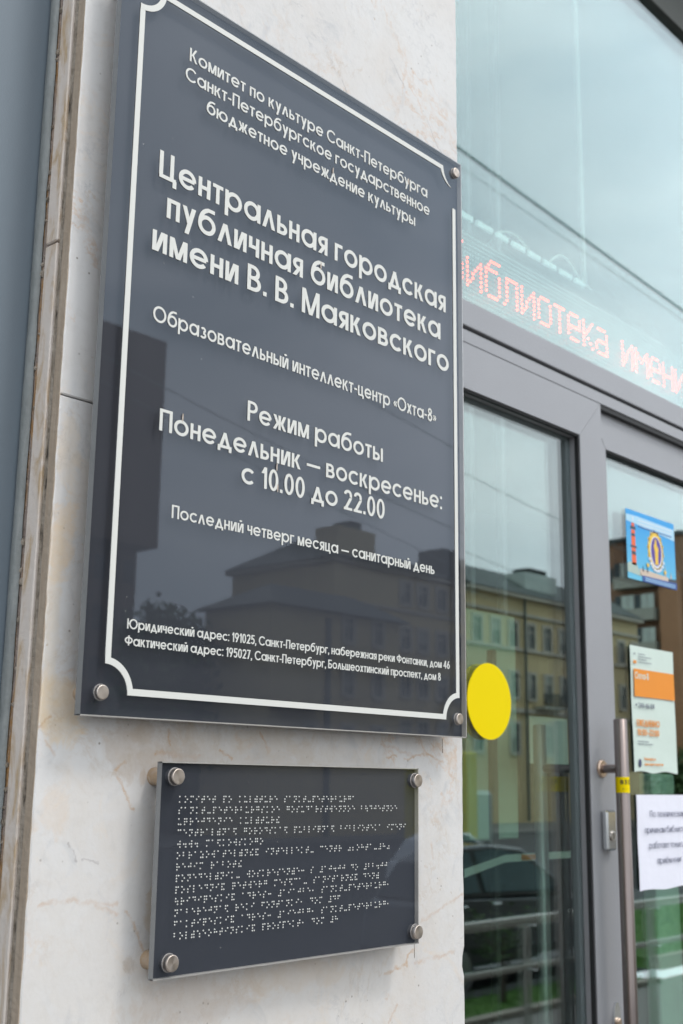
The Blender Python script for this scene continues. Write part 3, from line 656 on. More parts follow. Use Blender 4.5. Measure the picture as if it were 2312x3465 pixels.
# ВХОД sleeve round the pull bar
sl = thing('entrance_sticker', 'yellow tape with black entrance wording wrapped round the door pull bar', 'sticker', (XB, YB, Z-.0136))
MB().ring((XB, YB, Z-.0150), (0, 0, 1), [(.0154, 0), (.0154, .0335)], 48).build('tape', M['yellow'], sl)
def wrap(v):
    a = R(-166)+(v[0])/.0154; r = .0154-v[1]; return (XB+r*math.cos(a), YB+r*math.sin(a), v[2])
lettering(MB(), 'ВХОД', 0, .040, Z+.0030, .0095, 0, .0003, w=.19, fn=wrap, track=.14).build('text_line', M['black'], sl)
lettering(MB(), '«— —»', .004, .032, Z-.0095, .0075, 0, .0003, w=.10, fn=wrap).build('text_line', M['black'], sl)

# ---------------------------------------------------------------- posters and notices on the right leaf
YP = YD+.0334
def sheet_poly(x0, x1, z0, z1, y, mat_, name, par=None, wave=.0, th=.0004):
    n, m = 14, 16; vs = []; fs = []
    for j in range(m+1):
        for i in range(n+1):
            u, v = i/n, j/m
            yy = y-wave*math.sin(u*5+v*3)*math.sin(v*7+1)*.5-wave*.5*(v < .12)*(.12-v)*8*math.sin(u*9)
            zz = z0+(z1-z0)*v+(wave*1.2*math.sin(u*11) if j == 0 else 0)
            vs.append((x0+(x1-x0)*u, yy, zz))
    k = len(vs); vs += [(a, b+th, c) for a, b, c in vs]
    for j in range(m):
        for i in range(n):
            a = j*(n+1)+i; fs.append((a, a+1, a+n+2, a+n+1)); fs.append((k+a+n+1, k+a+n+2, k+a+1, k+a))
    return MB().add(vs, fs, True).build(name, mat_, par)
def rect(x0, x1, z0, z1, y, m_, name, par, th=.0003):
    return MB().prism([(x0, z0), (x1, z0), (x1, z1), (x0, z1)], y-th, y).build(name, m_, par)
YO = YD+.017+.0166     # outer face of the right leaf's glass
# city festival poster
cp = thing('festival_poster', 'blue poster with red column, gold emblem and city skyline on the right door', 'poster', (2.75, YO, Z+.50))
def grad_mat(name, c0, c1, z0, z1):
    m, N, L, P = nodes(name); tc = N.new('ShaderNodeTexCoord'); sx = N.new('ShaderNodeSeparateXYZ'); mr = N.new('ShaderNodeMapRange')
    mr.inputs[1].default_value = z0; mr.inputs[2].default_value = z1; mx = N.new('ShaderNodeMixRGB')
    mx.inputs[1].default_value = (*c0, 1); mx.inputs[2].default_value = (*c1, 1)
    L.new(tc.outputs['Object'], sx.inputs[0]); L.new(sx.outputs['Z'], mr.inputs[0]); L.new(mr.outputs[0], mx.inputs[0]); L.new(mx.outputs[0], P.inputs['Base Color'])
    P.inputs['Roughness'].default_value = .4; return m
M['poster_blue'] = grad_mat('poster_print', (.12, .50, .72), (.01, .33, .75), 0, .14)
X0, X1, Z0, Z1 = 2.647, 2.901, Z+.497, Z+.672
rect(X0, X1, Z0, Z1, YO, M['poster_blue'], 'poster_sheet', cp)
pc = lambda n, c: mat(n, c, .5)
M['p_pale'] = pc('pale_sky_print', (.42, .68, .85)); M['p_red'] = pc('red_print', (.85, .13, .03)); M['p_dark'] = pc('dark_print', (.05, .06, .08))
M['p_gold'] = pc('gold_print', (.85, .55, .06)); M['p_purple'] = pc('purple_print', (.09, .05, .32)); M['p_navy'] = pc('navy_print', (.04, .10, .35))
M['p_sand'] = pc('sand_print', (.62, .50, .40)); M['p_white'] = pc('white_print', (.75, .78, .85)); M['p_green'] = pc('grey_green_print', (.42, .52, .46))
y1 = YO-.0004
def pp(poly, m_, name='print_detail', lv=0): return MB().prism(poly, y1-.0003-.0004*lv, y1-.0004*lv).build(name, M[m_], cp)
def ell(cx, cz, rx, rz, n=28): return [(cx+rx*math.cos(2*math.pi*i/n), cz+rz*math.sin(2*math.pi*i/n)) for i in range(n)]
pp([(X0, Z1-.030), (X1, Z1-.046), (X1, Z1-.016), (X0+.06, Z1-.012), (X0, Z1-.014)], 'p_pale')
for k in range(3): pp([(X0+.06, Z1-.020-k*.008), (X1-.015, Z1-.020-k*.008), (X1-.015, Z1-.0225-k*.008), (X0+.06, Z1-.0225-k*.008)], 'p_white' if k < 2 else 'p_navy', 'print_line', 1)
cxr = X0+.034
pp([(cxr-.011, Z0+.036), (cxr+.011, Z0+.036), (cxr+.009, Z1-.050), (cxr-.009, Z1-.050)], 'p_red', 'printed_column')
for za, hh, ww in ((Z1-.048, .007, .014), (Z1-.066, .007, .009), (Z0+.080, .005, .017), (Z0+.062, .009, .010)):
    pp([(cxr-ww, za), (cxr+ww, za), (cxr+ww*.8, za+hh), (cxr-ww*.8, za+hh)], 'p_dark', 'print_detail', 1)
pp(ell(cxr, Z1-.037, .007, .006), 'p_red'); pp(ell(cxr, Z1-.022, .003, .006), 'p_white', lv=1)
pp([(X0, Z0+.016), (X0+.07, Z0+.012), (X0+.055, Z0+.030), (X0+.045, Z0+.042), (X0+.012, Z0+.042), (X0, Z0+.036)], 'p_green')
ex, ez = X0+.148, Z0+.088
for k in range(14):
    a = R(k*26-60)
    if -250 < k*26-60 < 300: pp([(ex+.038*math.cos(a-.16), ez+.046*math.sin(a-.16)), (ex+.046*math.cos(a), ez+.056*math.sin(a)), (ex+.038*math.cos(a+.16), ez+.046*math.sin(a+.16))], 'p_gold', 'emblem_ray')
pp(ell(ex, ez, .041, .049), 'p_gold', 'emblem_disc'); pp(ell(ex+.002, ez-.004, .031, .041), 'p_white', 'emblem_disc', 1)
pp(ell(ex+.002, ez-.002, .027, .037), 'p_purple', 'emblem_disc', 2)
pp([(ex-.006, ez-.036), (ex+.009, ez-.036), (ex+.010, ez-.010), (ex+.013, ez+.006), (ex+.004, ez+.016), (ex+.003, ez+.028), (ex-.004, ez+.030), (ex-.006, ez+.018), (ex-.011, ez+.012), (ex-.006, ez-.005)], 'p_gold', 'emblem_figure', 3)
for k in range(9):
    a = R(205+k*16); pp(ell(ex+.002+.040*math.cos(a), ez-.006+.046*math.sin(a), .006, .004, 10), 'p_white', 'emblem_banner', 3)
for sx_, sz_ in ((ex-.046, ez-.043), (ex+.044, ez-.05)): pp(ell(sx_, sz_, .007, .006, 5), 'p_gold', 'emblem_star', 4)
pp([(X0+.062, Z0+.014), (X1-.044, Z0+.015), (X1-.044, Z0+.027), (X0+.10, Z0+.031), (X0+.062, Z0+.031)], 'p_sand', 'printed_skyline')
pp([(X1-.044, Z0+.015), (X1, Z0+.016), (X1, Z0+.027), (X1-.044, Z0+.024)], 'p_dark', 'printed_skyline')
for x_, h_ in ((.078, .036), (.10, .036), (.195, .052), (.225, .036)): pp([(X0+x_-.004, Z0+.026), (X0+x_+.004, Z0+.026), (X0+x_, Z0+h_+.006)], 'p_dark' if x_ < .15 else 'p_sand', 'printed_spire', 1)
pp([(X0+.072, Z0), (X1, Z0), (X1, Z0+.017), (X0+.072, Z0+.015)], 'p_navy', 'poster_footer', 2)
for k in range(2): pp([(X0+.085, Z0+.004+k*.005), (X1-.01, Z0+.004+k*.005), (X1-.01, Z0+.006+k*.005), (X0+.085, Z0+.006+k*.005)], 'p_pale', 'print_line', 3)
# opening hours sheet
oh = thing('opening_hours_notice', 'pale green opening hours sheet with orange band on the right door', 'notice', (2.72, YO, Z+.03))
x0, x1, z0, z1 = 2.637, 2.855, Z+.032, Z+.3317
sheet_poly(x0, x1, z0, z1, YO-.0030, M['green_paper'], 'paper_sheet', oh, .0020)
yt = YO-.0058
rect(x0+.010, x1-.004, Z+.2096, Z+.2755, yt, M['orange'], 'orange_band', oh)
def ntext(par, txt, xa, xb, z, cap_, m_, w=.16, y=None, name='text_line'): return lettering(MB(), txt, xa, xb, z, cap_, (y if y else yt)-.0004, .0003, w=w).build(name, m_, par)
ntext(oh, 'Охта-8', x0+.014, x0+.082, Z+.2520, .0165, M['green_paper'])
ntext(oh, '246-66-04', x0+.026, x0+.105, Z+.1830, .0125, M['ink'], .12)
rect(x0+.014, x0+.019, Z+.187, Z+.192, yt, M['ink'], 'phone_mark', oh)
ntext(oh, 'ЕЖЕДНЕВНО', x0+.016, x0+.128, Z+.1400, .0150, M['orange'], .17)
ntext(oh, '10:00–22:00', x0+.016, x0+.124, Z+.1180, .0150, M['orange'], .17)
for k, (a, b) in enumerate(((.016, .070), (.016, .092))): rect(x0+a, x0+b, Z+.103-k*.006, Z+.1042-k*.006, yt, M['ink'], 'small_print', oh)
for k, (a, b) in enumerate(((.035, .070), (.035, .100), (.035, .075), (.035, .100))): rect(x0+a, x0+b, Z+.312-k*.0065, Z+.3132-k*.0065, yt, M['ink'], 'small_print', oh)
rect(x0+.014, x0+.019, Z+.310, Z+.3135, yt, M['ink'], 'logo_mark', oh)
MB().prism([(x0+.010, Z+.297), (x0+.018, Z+.294), (x0+.026, Z+.297), (x0+.024, Z+.2885), (x0+.012, Z+.2885)], yt-.0003, yt).build('logo_mark', M['orange'], oh)
ntext(oh, 'Пожалуйста', x0+.045, x0+.100, Z+.0600, .0065, M['orange'], .15)
ntext(oh, 'приходите в масках', x0+.045, x0+.138, Z+.0480, .0065, M['orange'], .15)
MB().prism(ell(x0+.024, Z+.053, .007, .010, 12), yt-.0003, yt).build('logo_mark', M['ink'], oh)
# white notice
wn = thing('paper_notice', 'white paper notice about technical reasons taped to the right door', 'notice', (2.77, YO, Z-.237))
x0, x1 = 2.6406, 2.9376
sheet_poly(x0, x1, Z-.2375, Z-.0205, YO-.0030, M['paper'], 'paper_sheet', wn, .0016)
yt = YO-.0056
for txt, xa, xb, zz in (('По техническим', .058, .235, -.0720), ('причинам библиотека', .030, .270, -.1085), ('работает только на', .048, .248, -.1440), ('приём книг', .085, .210, -.1795)):
    ntext(wn, txt, x0+xa, x0+xb, Z+zz, .0150, M['ink'], .085, y=yt)

# ---------------------------------------------------------------- LED ticker behind the transom glass
tk = thing('led_ticker', 'scrolling red dot matrix ticker inside above the doors', 'display', (2.9, YD+.06, z_tr1))
YL = YD+.045
PX, PZ = .00703*1.43, .00727*1.43*.995
xb0 = 1.3925*YL; zb0 = Z+.7293*YL
PXL = .00695*YL; PZL = .00727*YL
MB().bbox(1.33, XR-.01, YL+.004, YL+.05, z_tr1-.02, zb0+11.8*PZL, .002).build('ticker_case', M['led_board'], tk)
FNT = {
 'и': ['#....#', '#...##', '#..#.#', '#.#..#', '#.#..#', '##...#', '#....#'],
 'л': ['.#####', '.#...#', '.#...#', '.#...#', '.#...#', '.#...#', '#....#'],
 'о': ['.####.', '#....#', '#....#', '#....#', '#....#', '#....#', '.####.'],
 'т': ['#####', '..#..', '..#..', '..#..', '..#..', '..#..', '..#..'],
 'е': ['.####.', '#....#', '#....#', '######', '#.....', '#.....', '.####.'],
 'к': ['#...#', '#..#.', '#.#..', '##...', '#.#..', '#..#.', '#...#'],
 'а': ['.####.', '.....#', '.....#', '.#####', '#....#', '#....#', '.#####'],
 'м': ['#.....#', '##...##', '#.#.#.#', '#..#..#', '#.....#', '#.....#', '#.....#'],
 'н': ['#....#', '#....#', '#....#', '######', '#....#', '#....#', '#....#'],
 'б': ['..####', '.#....', '#.....', '#####.', '#....#', '#....#', '#....#', '#....#', '#....#', '.####.'][1:],
}
FNT['б'] = ['..####', '.#....', '#####.', '#....#', '#....#', '#....#', '#....#', '#....#', '.####.']
FNT['Б'] = ['#######', '#......', '#......', '#......', '######.', '#.....#', '#.....#', '#.....#', '#.....#', '######.']
lit = set(); col = -9
for ch in 'Библиотека имени ':
    if ch == ' ': col += 6; continue
    g = FNT[ch]
    for r_, row in enumerate(g[::-1]):
        for c_, q in enumerate(row):
            if q == '#': lit.add((col+c_, r_))
    col += len(g[0])+1
on, off = MB(), MB()
for c_ in range(-9, int((XR-.03-xb0)/PXL)):
    for r_ in range(-4, 12):
        x, z = xb0+c_*PXL, zb0+r_*PZL
        if (c_, r_) in lit: on.ring((x, YL+.004, z), (0, -1, 0), [(.0027, 0), (.0024, .0012), (.0010, .0020)], 8)
        else: off.add([(x-.0027, YL+.0030, z), (x, YL+.0030, z-.0027), (x+.0027, YL+.0030, z), (x, YL+.0030, z+.0027)], [(0, 1, 2, 3)])
off.build('unlit_lamps', M['led_off'], tk, 'stuff')
on.build('lit_lamps', M['led_on'], tk, 'stuff')
# pale junction strip with gaps and an added glow, and hanging profile above the ticker
st = thing('wiring_strip', 'dashed pale wiring strip running above the red ticker', 'wiring', (2.0, YL, Z+.84*YL))
x = 1.33
rnd = random.Random(5)
while x < 1.737*YL:
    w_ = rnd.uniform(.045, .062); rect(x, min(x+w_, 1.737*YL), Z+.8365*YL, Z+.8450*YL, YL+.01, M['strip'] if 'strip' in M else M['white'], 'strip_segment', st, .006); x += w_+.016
cb = MB(); pts = [(1.62*YL+.14*i/12*YL, YL+.012, Z+(.845+.030*math.sin(math.pi*min(1, i/9)))*YL) for i in range(13)]
cb.tube(pts, .003, 8).build('slack_cable', M['white'], st); cb = MB(); pts = [(1.47*YL+.10*i/10*YL, YL+.012, Z+(.845+.016*math.sin(math.pi*i/10))*YL) for i in range(11)]; cb.tube(pts, .003, 8)
cb.build('slack_cable', M['white'], st)
tag(MB().bbox(1.727*YL, 1.732*YL, YL+.002, YL+.012, Z+.845*YL, z_top, .001).build('hanging_profile', M['white']), 'thin white upright profile behind the transom glass above the ticker', 'profile')

# ---------------------------------------------------------------- vestibule inside
M['concrete'] = mat('facade_render', (.36, .36, .34), .85)
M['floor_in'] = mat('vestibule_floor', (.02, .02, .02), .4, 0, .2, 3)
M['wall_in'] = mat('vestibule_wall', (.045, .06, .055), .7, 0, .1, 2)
M['green_post'] = mat('pale_green_paint', (.60, .82, .64), .5)
M['tape'] = mat('pale_green_tape', (.80, .90, .78), .5)
def structure(name, m_, mb): return mb.build(name, m_, None, 'structure')
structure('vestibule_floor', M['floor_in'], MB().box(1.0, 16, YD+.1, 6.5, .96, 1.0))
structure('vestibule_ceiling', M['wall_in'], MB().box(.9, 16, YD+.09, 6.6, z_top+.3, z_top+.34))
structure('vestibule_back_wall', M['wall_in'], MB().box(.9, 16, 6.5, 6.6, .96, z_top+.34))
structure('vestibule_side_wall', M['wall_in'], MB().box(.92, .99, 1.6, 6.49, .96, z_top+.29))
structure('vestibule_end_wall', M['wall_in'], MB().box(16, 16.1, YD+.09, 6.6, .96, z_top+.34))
structure('facade_wall', M['concrete'], MB().box(-35, -1.605, 1.033, 1.6, 0, 16))
structure('facade_wall', M['concrete'], MB().box(-1.604, 1.314, YW+.02, 1.6, Z+2.801, 16))
structure('facade_wall', M['concrete'], MB().box(16.101, 50, 1.1, 1.6, 0, 16))
structure('facade_wall', M['concrete'], MB().box(1.315, 16.1, 1.13, 1.499, z_top+3.001, 16))
structure('facade_wall', M['concrete'], MB().box(XR+.101, 16.1, YD-.3, YD+.089, .0, z_top+3))
structure('facade_wall', M['concrete'], MB().box(1.315, XR+.1, YD-.28, YD+.089, z_top+.501, z_top+3))
iw = thing('lit_area_board', 'added pale green board standing in for the lit area behind the left door glass', 'board', (2.8, 1.95, Z))
MB().bbox(1.37*1.95, 1.492*1.95, 1.95, 1.99, Z-.075*1.95, Z+.24*1.95, .004).build('stand_in_board', M['green_post'], iw)  # made-up board that gives the lighter greenish patch behind the glass
for xx in (1.39, 1.47): MB().box(xx*1.95, xx*1.95+.02, 1.96, 1.98, Z+.24*1.95, z_top+.299).build('added_rod', M['alu'], iw)  # rods added to carry the made-up board
ig = thing('inner_glass_door', 'inner glass door with pale safety tape across it', 'door', (2.9, 1.86, 1.0))
YI = 1.86
for xa, xb in ((1.4593, 1.5307), (1.565, 1.629)):
    rect(xa*YI, xb*YI, Z-.1060*YI, Z-.0960*YI, YI, M['tape'], 'tape_strip', ig)
MB().prism([(1.36*YI, Z-.122*YI), (1.4590*YI, Z-.1052*YI), (1.4590*YI, Z-.0955*YI), (1.36*YI, Z-.111*YI)], YI-.001, YI).build('tape_strip', M['tape'], ig)
rect(1.495*YI, 1.531*YI, Z-.1048*YI, Z-.0972*YI, YI-.002, M['orange'], 'orange_patch', ig)
for xa in (1.44, 1.60, 1.665):
    MB().bbox(xa*YI, xa*YI+.02, YI+.01, YI+.03, 1.0, Z+.35, .002).build('door_post', M['dark_rail'], ig)
for xa, xb, zz in ((1.888, 1.968, .02),):
    tag(MB().bbox(xa*1.62, xb*1.62, 1.62, 1.66, 1.0, Z+zz*1.62, .004).build('green_post', M['green_post']), 'pale green upright post inside behind the right door glass', 'post')
nt = thing('inner_notice', 'blurred lettered notice on the inner door behind the pull bar', 'notice', (4.1, YI, Z+.1))
rect(1.520*YI, 1.632*YI, Z+.030*YI, Z+.098*YI, YI-.004, M['tape'], 'paper_sheet', nt)
for txt, zz in (('А МОЖНО', .072), ('СДАТЬ КНИГИ', .054), ('В ХОЛЛЕ', .037)):
    pass

# ---------------------------------------------------------------- street side, seen mirrored in the glass
def RX(ux, Y): return ux*Y
def RY(Y): return 2.86-Y
def RZ(uz, Y): return Z+uz*Y
M['asphalt'] = mat('asphalt', (.055, .055, .058), .85, 0, .25, 2, .3, 60)
M['paving'] = mat('paving', (.20, .19, .18), .8, 0, .15, 3, .3, 60)
M['grass'] = mat('grass', (.07, .19, .02), .8, 0, .35, 3)
M['soil'] = mat('soil_grass', (.06, .14, .02), .9, 0, .4, 4)
M['kerb'] = mat('kerb_stone', (.30, .27, .23), .8, 0, .1, 5)
structure('road', M['asphalt'], MB().box(-160, 260, -260, -6.9, -.2, 0))
structure('landing', M['paving'], MB().box(-3, 9, -1.0, 1.42, .0, .998))
structure('footpath', M['paving'], MB().box(-60, 120, -5.5, -1.01, -.2, .05))
structure('ground', M['paving'], MB().box(-160, 260, 6.7, 200, -.25, -.01))
structure('pavement', M['paving'], MB().box(-60, 200, RY(47), RY(38), -.02, .10))
def lawn(name, x0, x1, Y0, Y1, zt):
    structure('lawn_bed', M['soil'], MB().box(x0, x1, RY(Y1), RY(Y0), -.1, zt))
    structure('kerb', M['kerb'], MB().box(x0, x1, RY(Y0)+.001, RY(Y0)+.15, -.1, zt+.03))
    mb = MB(); rnd = random.Random(int(x0*10))
    n = int(min(9000, (x1-x0)*(Y1-Y0)*160))
    for i in range(n):
        x, y = rnd.uniform(x0, x1), RY(rnd.uniform(Y0, Y1)); h_ = rnd.uniform(.05, .16); a = rnd.uniform(0, 6.28); dx, dy = .008*math.cos(a), .008*math.sin(a)
        mb.add([(x-dx, y-dy, zt), (x+dx, y+dy, zt), (x+rnd.uniform(-.05, .05), y+rnd.uniform(-.05, .05), zt+h_)], [(0, 1, 2)])
    mb.build('grass', M['grass'], None, 'stuff')
lawn('a', 8.5, 15.6, 8.35, 9.15, .08); lawn('b', 17.6, 34, 9.4, 14.0, .06)
# railing of the entrance landing
M['rail'] = mat('steel_rail', (.52, .49, .45), .25, 1)
rl = thing('handrail', 'stainless steel double handrail of the entrance landing, mirrored in the glass', 'railing', (3.2, RY(3.6), 1.0))
yr = RY(3.6)
MB().tube([(1.2, yr, RZ(-.1872, 3.6)), (7.6, yr, RZ(-.1872, 3.6))], .025, 20).build('top_rail', M['rail'], rl)
MB().tube([(1.2, yr, RZ(-.2493, 3.6)), (7.6, yr, RZ(-.2493, 3.6))], .016, 20).build('middle_rail', M['rail'], rl)
for xp in (2.0, 3.75, 5.55, 6.9):
    MB().tube([(xp, yr-.07, .99), (xp, yr-.07, RZ(-.200, 3.6))], .021, 18).build('post', M['rail'], rl)
    for uz in (-.1965, -.2565):
        MB().tube([(xp, yr-.07, RZ(uz, 3.6)), (xp, yr-.01, RZ(uz, 3.6))], .007, 10).build('bracket', M['chrome'], rl)

# buildings -------------------------------------------------------
def plaster(name, c): return mat(name, c, .85, 0, .10, .35, .1, 30)
M['ochre'] = plaster('ochre_plaster', (.60, .48, .27)); M['cream'] = plaster('cream_plaster', (.62, .56, .42))
M['brown_brick'] = plaster('brown_brick', (.27, .155, .095)); M['brown_dark'] = plaster('dark_brown_cladding', (.17, .115, .09))
M['concrete'] = plaster('concrete', (.36, .36, .31)); M['roof'] = mat('roof_metal', (.075, .09, .085), .5, .2, .15, .5)
M['winglass'] = mat('window_glass', (.03, .045, .05), .12, 0, .3, .5); M['surround'] = plaster('pale_trim', (.50, .46, .38))
M['turret'] = plaster('pale_turret', (.50, .56, .52)); M['dark_cap'] = mat('dark_cap', (.02, .025, .025), .7)
WR = random.Random(21); M['curtain'] = plaster('pale_curtain', (.34, .36, .33))
def window(par, xc, zt, zb_, w_, yf):
    f = MB().box(xc-w_/2-.18, xc+w_/2+.18, yf, yf+.12, zb_-.15, zt+.25)
    # surround as four bars so that the pane sits deep
    f = MB(); f.box(xc-w_/2-.2, xc-w_/2, yf, yf+.14, zb_-.12, zt+.22).box(xc+w_/2, xc+w_/2+.2, yf, yf+.14, zb_-.12, zt+.22)
    f.box(xc-w_/2, xc+w_/2, yf, yf+.14, zt, zt+.22).box(xc-w_/2-.05, xc+w_/2+.05, yf, yf+.2, zb_-.2, zb_)
    f.box(xc-.04, xc+.04, yf, yf+.07, zb_, zt).box(xc-w_/2, xc+w_/2, yf, yf+.065, zb_+(zt-zb_)*.68, zb_+(zt-zb_)*.68+.07)
    wf = f.build('window', M['surround'], par)
    MB().box(xc-w_/2, xc+w_/2, yf, yf+.03, zb_, zt).build('pane', M['winglass'], wf)
    q = WR.random()
    if q < .55:
        dz = (zt-zb_)*(.25+.5*WR.random()); e = .0 if WR.random() < .5 else w_*.4
        MB().box(xc-w_/2+.03, xc+w_/2-.03-e, yf+.031, yf+.036, zt-dz, zt-.03).build('curtain', M['curtain'], wf)
def hip(mb, x0, x1, y0, y1, z0, zr, inset):
    """hipped roof, ridge at zr"""
    ym = (y0+y1)/2; i = inset
    mb.add([(x0, y0, z0), (x1, y0, z0), (x1, y1, z0), (x0, y1, z0), (x0+i, ym, zr), (x1-i, ym, zr)],
           [(0, 1, 5, 4), (1, 2, 5), (2, 3, 4, 5), (3, 0, 4), (0, 3, 2, 1)])
    return mb
# section A: higher ochre block with stepped hipped roof
YA = 47.; yA = RY(YA)
bA = thing('ochre_apartment_house', 'ochre plastered house with hipped roof across the street, mirrored above the address lines', 'building', (60, yA-6, 0))
xa0, xa1 = RX(1.073, YA), RX(1.36, YA)
MB().box(xa0, xa1, yA-8.5, yA, 0, RZ(.262, YA)-.01).build('wall', M['ochre'], bA)
MB().box(xa0-.35, xa1+.1, yA-8.8, yA+.35, RZ(.262, YA), RZ(.267, YA)).build('cornice', M['surround'], bA)
hip(MB(), xa0-.5, xa1+.3, yA-8.9, yA+.5, RZ(.2675, YA), RZ(.300, YA)+.3, 2.2).build('roof', M['roof'], bA)
ch = MB().box(RX(1.106, YA), RX(1.178, YA), yA-3, yA-1.2, RZ(.27, YA), RZ(.316, YA)).build('chimney_block', M['ochre'], bA)
MB().box(RX(1.136, YA), RX(1.158, YA), yA-2.8, yA-1.5, RZ(.316, YA), RZ(.327, YA)).build('chimney_pot', M['roof'], ch)
MB().box(RX(1.317, YA), RX(1.352, YA), yA-3, yA-1, RZ(.27, YA), RZ(.317, YA)).build('chimney_block', M['roof'], bA)
for u in (1.208, 1.2437, 1.2838, 1.3186):
    for zt, zb_ in ((.2515, .2255), (.1930, .1670), (.134, .108), (.075, .049)):
        window(bA, RX(u, YA), RZ(zt, YA), RZ(zb_, YA), .85, yA+.002)
MB().box(RX(1.06, YA), xa1, yA+.002, yA+.18, RZ(.2135, YA), RZ(.2175, YA)).build('string_course', M['surround'], bA)
# wing in front
YG = 41.; yG = RY(YG)
bG = thing('low_ochre_wing', 'lower ochre wing with dark hipped roof in front of the taller house', 'building', (42, yG-4, 0))
MB().box(RX(.965, YG), RX(1.192, YG), yG-4.6, yG, 0, RZ(.197, YG)).build('wall', M['ochre'], bG)
MB().add([(RX(.952, YG), yG+.5, RZ(.1975, YG)), (RX(1.205, YG), yG+.5, RZ(.1975, YG)), (RX(1.205, YG), yG-5.0, RZ(.1975, YG)), (RX(.952, YG), yG-5.0, RZ(.1975, YG)),
          (RX(1.01, YG), yG-2, RZ(.231, YG)), (RX(1.16, YG), yG-2, RZ(.231, YG))], [(0, 1, 5, 4), (1, 2, 5), (2, 3, 4, 5), (3, 0, 4), (0, 3, 2, 1)]).build('roof', M['roof'], bG)
for u in (1.095, 1.150, 1.03):
    for zt, zb_ in ((.1935, .1663), (.1290, .1030), (.064, .038)):
        if u < 1.05 and zt > .1: continue
        window(bG, RX(u, YG), RZ(zt, YG), RZ(zb_, YG), .62, yG+.002)
MB().box(RX(1.055, YG), RX(1.062, YG), yG+.002, yG+.15, 0, RZ(.19, YG)).build('drainpipe', M['roof'], bG)
MB().box(RX(.966, YG), RX(1.04, YG), yG+.002, yG+1.2, RZ(.080, YG), RZ(.085, YG)).build('porch_roof', M['roof'], bG)
# section B: long ochre house behind the doors' reflection
bB = thing('long_ochre_house', 'long ochre house with grey roof and turret mirrored in the door glass', 'building', (72, yA-6, 0))
xb_0, xb_1 = RX(1.365, YA), RX(1.86, YA)
MB().box(xb_0, xb_1, yA-12, yA, 0, RZ(.268, YA)).build('wall', M['ochre'], bB)
for za, zc, d_ in ((.268, .2735, .6), (.2430, .2470, .25), (.1905, .1945, .25), (.1015, .1075, .25)):
    MB().box(xb_0, xb_1, yA-(0 if d_ < .5 else 12), yA+d_, RZ(za, YA), RZ(zc, YA)).build('cornice', M['surround'], bB)
MB().add([(xb_0, yA+.7, RZ(.2738, YA)), (xb_1, yA+.7, RZ(.2738, YA)), (xb_1, yA-3, RZ(.295, YA)+1.2), (xb_0, yA-3, RZ(.295, YA)+1.2), (xb_1, yA-12, RZ(.2738, YA)), (xb_0, yA-12, RZ(.2738, YA))],
         [(0, 1, 2, 3), (3, 2, 4, 5), (0, 3, 5), (1, 4, 2)]).build('roof', M['roof'], bB)
for u in (1.508, 1.645): MB().box(RX(u, YA)-.07, RX(u, YA)+.07, yA+.26, yA+.40, .2, RZ(.268, YA)).build('drainpipe', M['roof'], bB)
tu = MB().box(RX(1.541, YA), RX(1.628, YA), yA-2.4, yA-.6, RZ(.280, YA), RZ(.3165, YA)).build('turret', M['turret'], bB)
MB().box(RX(1.558, YA), RX(1.607, YA), yA-2.2, yA-.8, RZ(.3165, YA), RZ(.325, YA)).build('turret_cap', M['dark_cap'], tu)
for i, u in enumerate((1.395, 1.44, 1.485, 1.531, 1.576, 1.620, 1.665, 1.71, 1.755, 1.80, 1.845)):
    window(bB, RX(u, YA), RZ(.2310, YA), RZ(.1965, YA), .85, yA+.002)
    window(bB, RX(u, YA), RZ(.1580, YA), RZ(.1230, YA), .80, yA+.002)
    if i % 2 == 0: window(bB, RX(u, YA), RZ(.085, YA), RZ(.045, YA), .9, yA+.002)
bal = MB().box(RX(1.530, YA), RX(1.596, YA), yA+.26, yA+1.1, RZ(.108, YA), RZ(.112, YA)).build('balcony', M['concrete'], bB)
mb = MB()
for k in range(16): mb.box(RX(1.531, YA)+k*.20, RX(1.531, YA)+k*.20+.05, yA+1.03, yA+1.08, RZ(.112, YA), RZ(.129, YA))
mb.box(RX(1.530, YA), RX(1.596, YA), yA+1.02, yA+1.09, RZ(.129, YA), RZ(.1305, YA)); mb.build('balustrade', M['dark_cap'], bal)
# dark tower on the left of the plaque
YT = 60.; yT = RY(YT)
tw_ = thing('tall_dark_tower', 'tall dark brown tower block mirrored at the left of the library plaque', 'building', (40, yT-8, 0))
MB().box(RX(.56, YT), RX(.7945, YT), yT-16, yT-1.5, 0, RZ(.237, YT)).build('lower_wall', M['brown_dark'], tw_)
MB().box(RX(.56, YT), RX(.8015, YT), yT-15, yT, RZ(.237, YT), RZ(.4660, YT)).build('upper_wall', M['brown_dark'], tw_)
for k in range(4):
    for j in range(5):
        xw = RX(.722+.0185*k, YT); zw = RZ(.225-.052*j, YT)
        if zw < 2: continue
        MB().box(xw, xw+.8, yT-1.498, yT-1.45, zw-1.5, zw).build('window', M['winglass'], tw_)
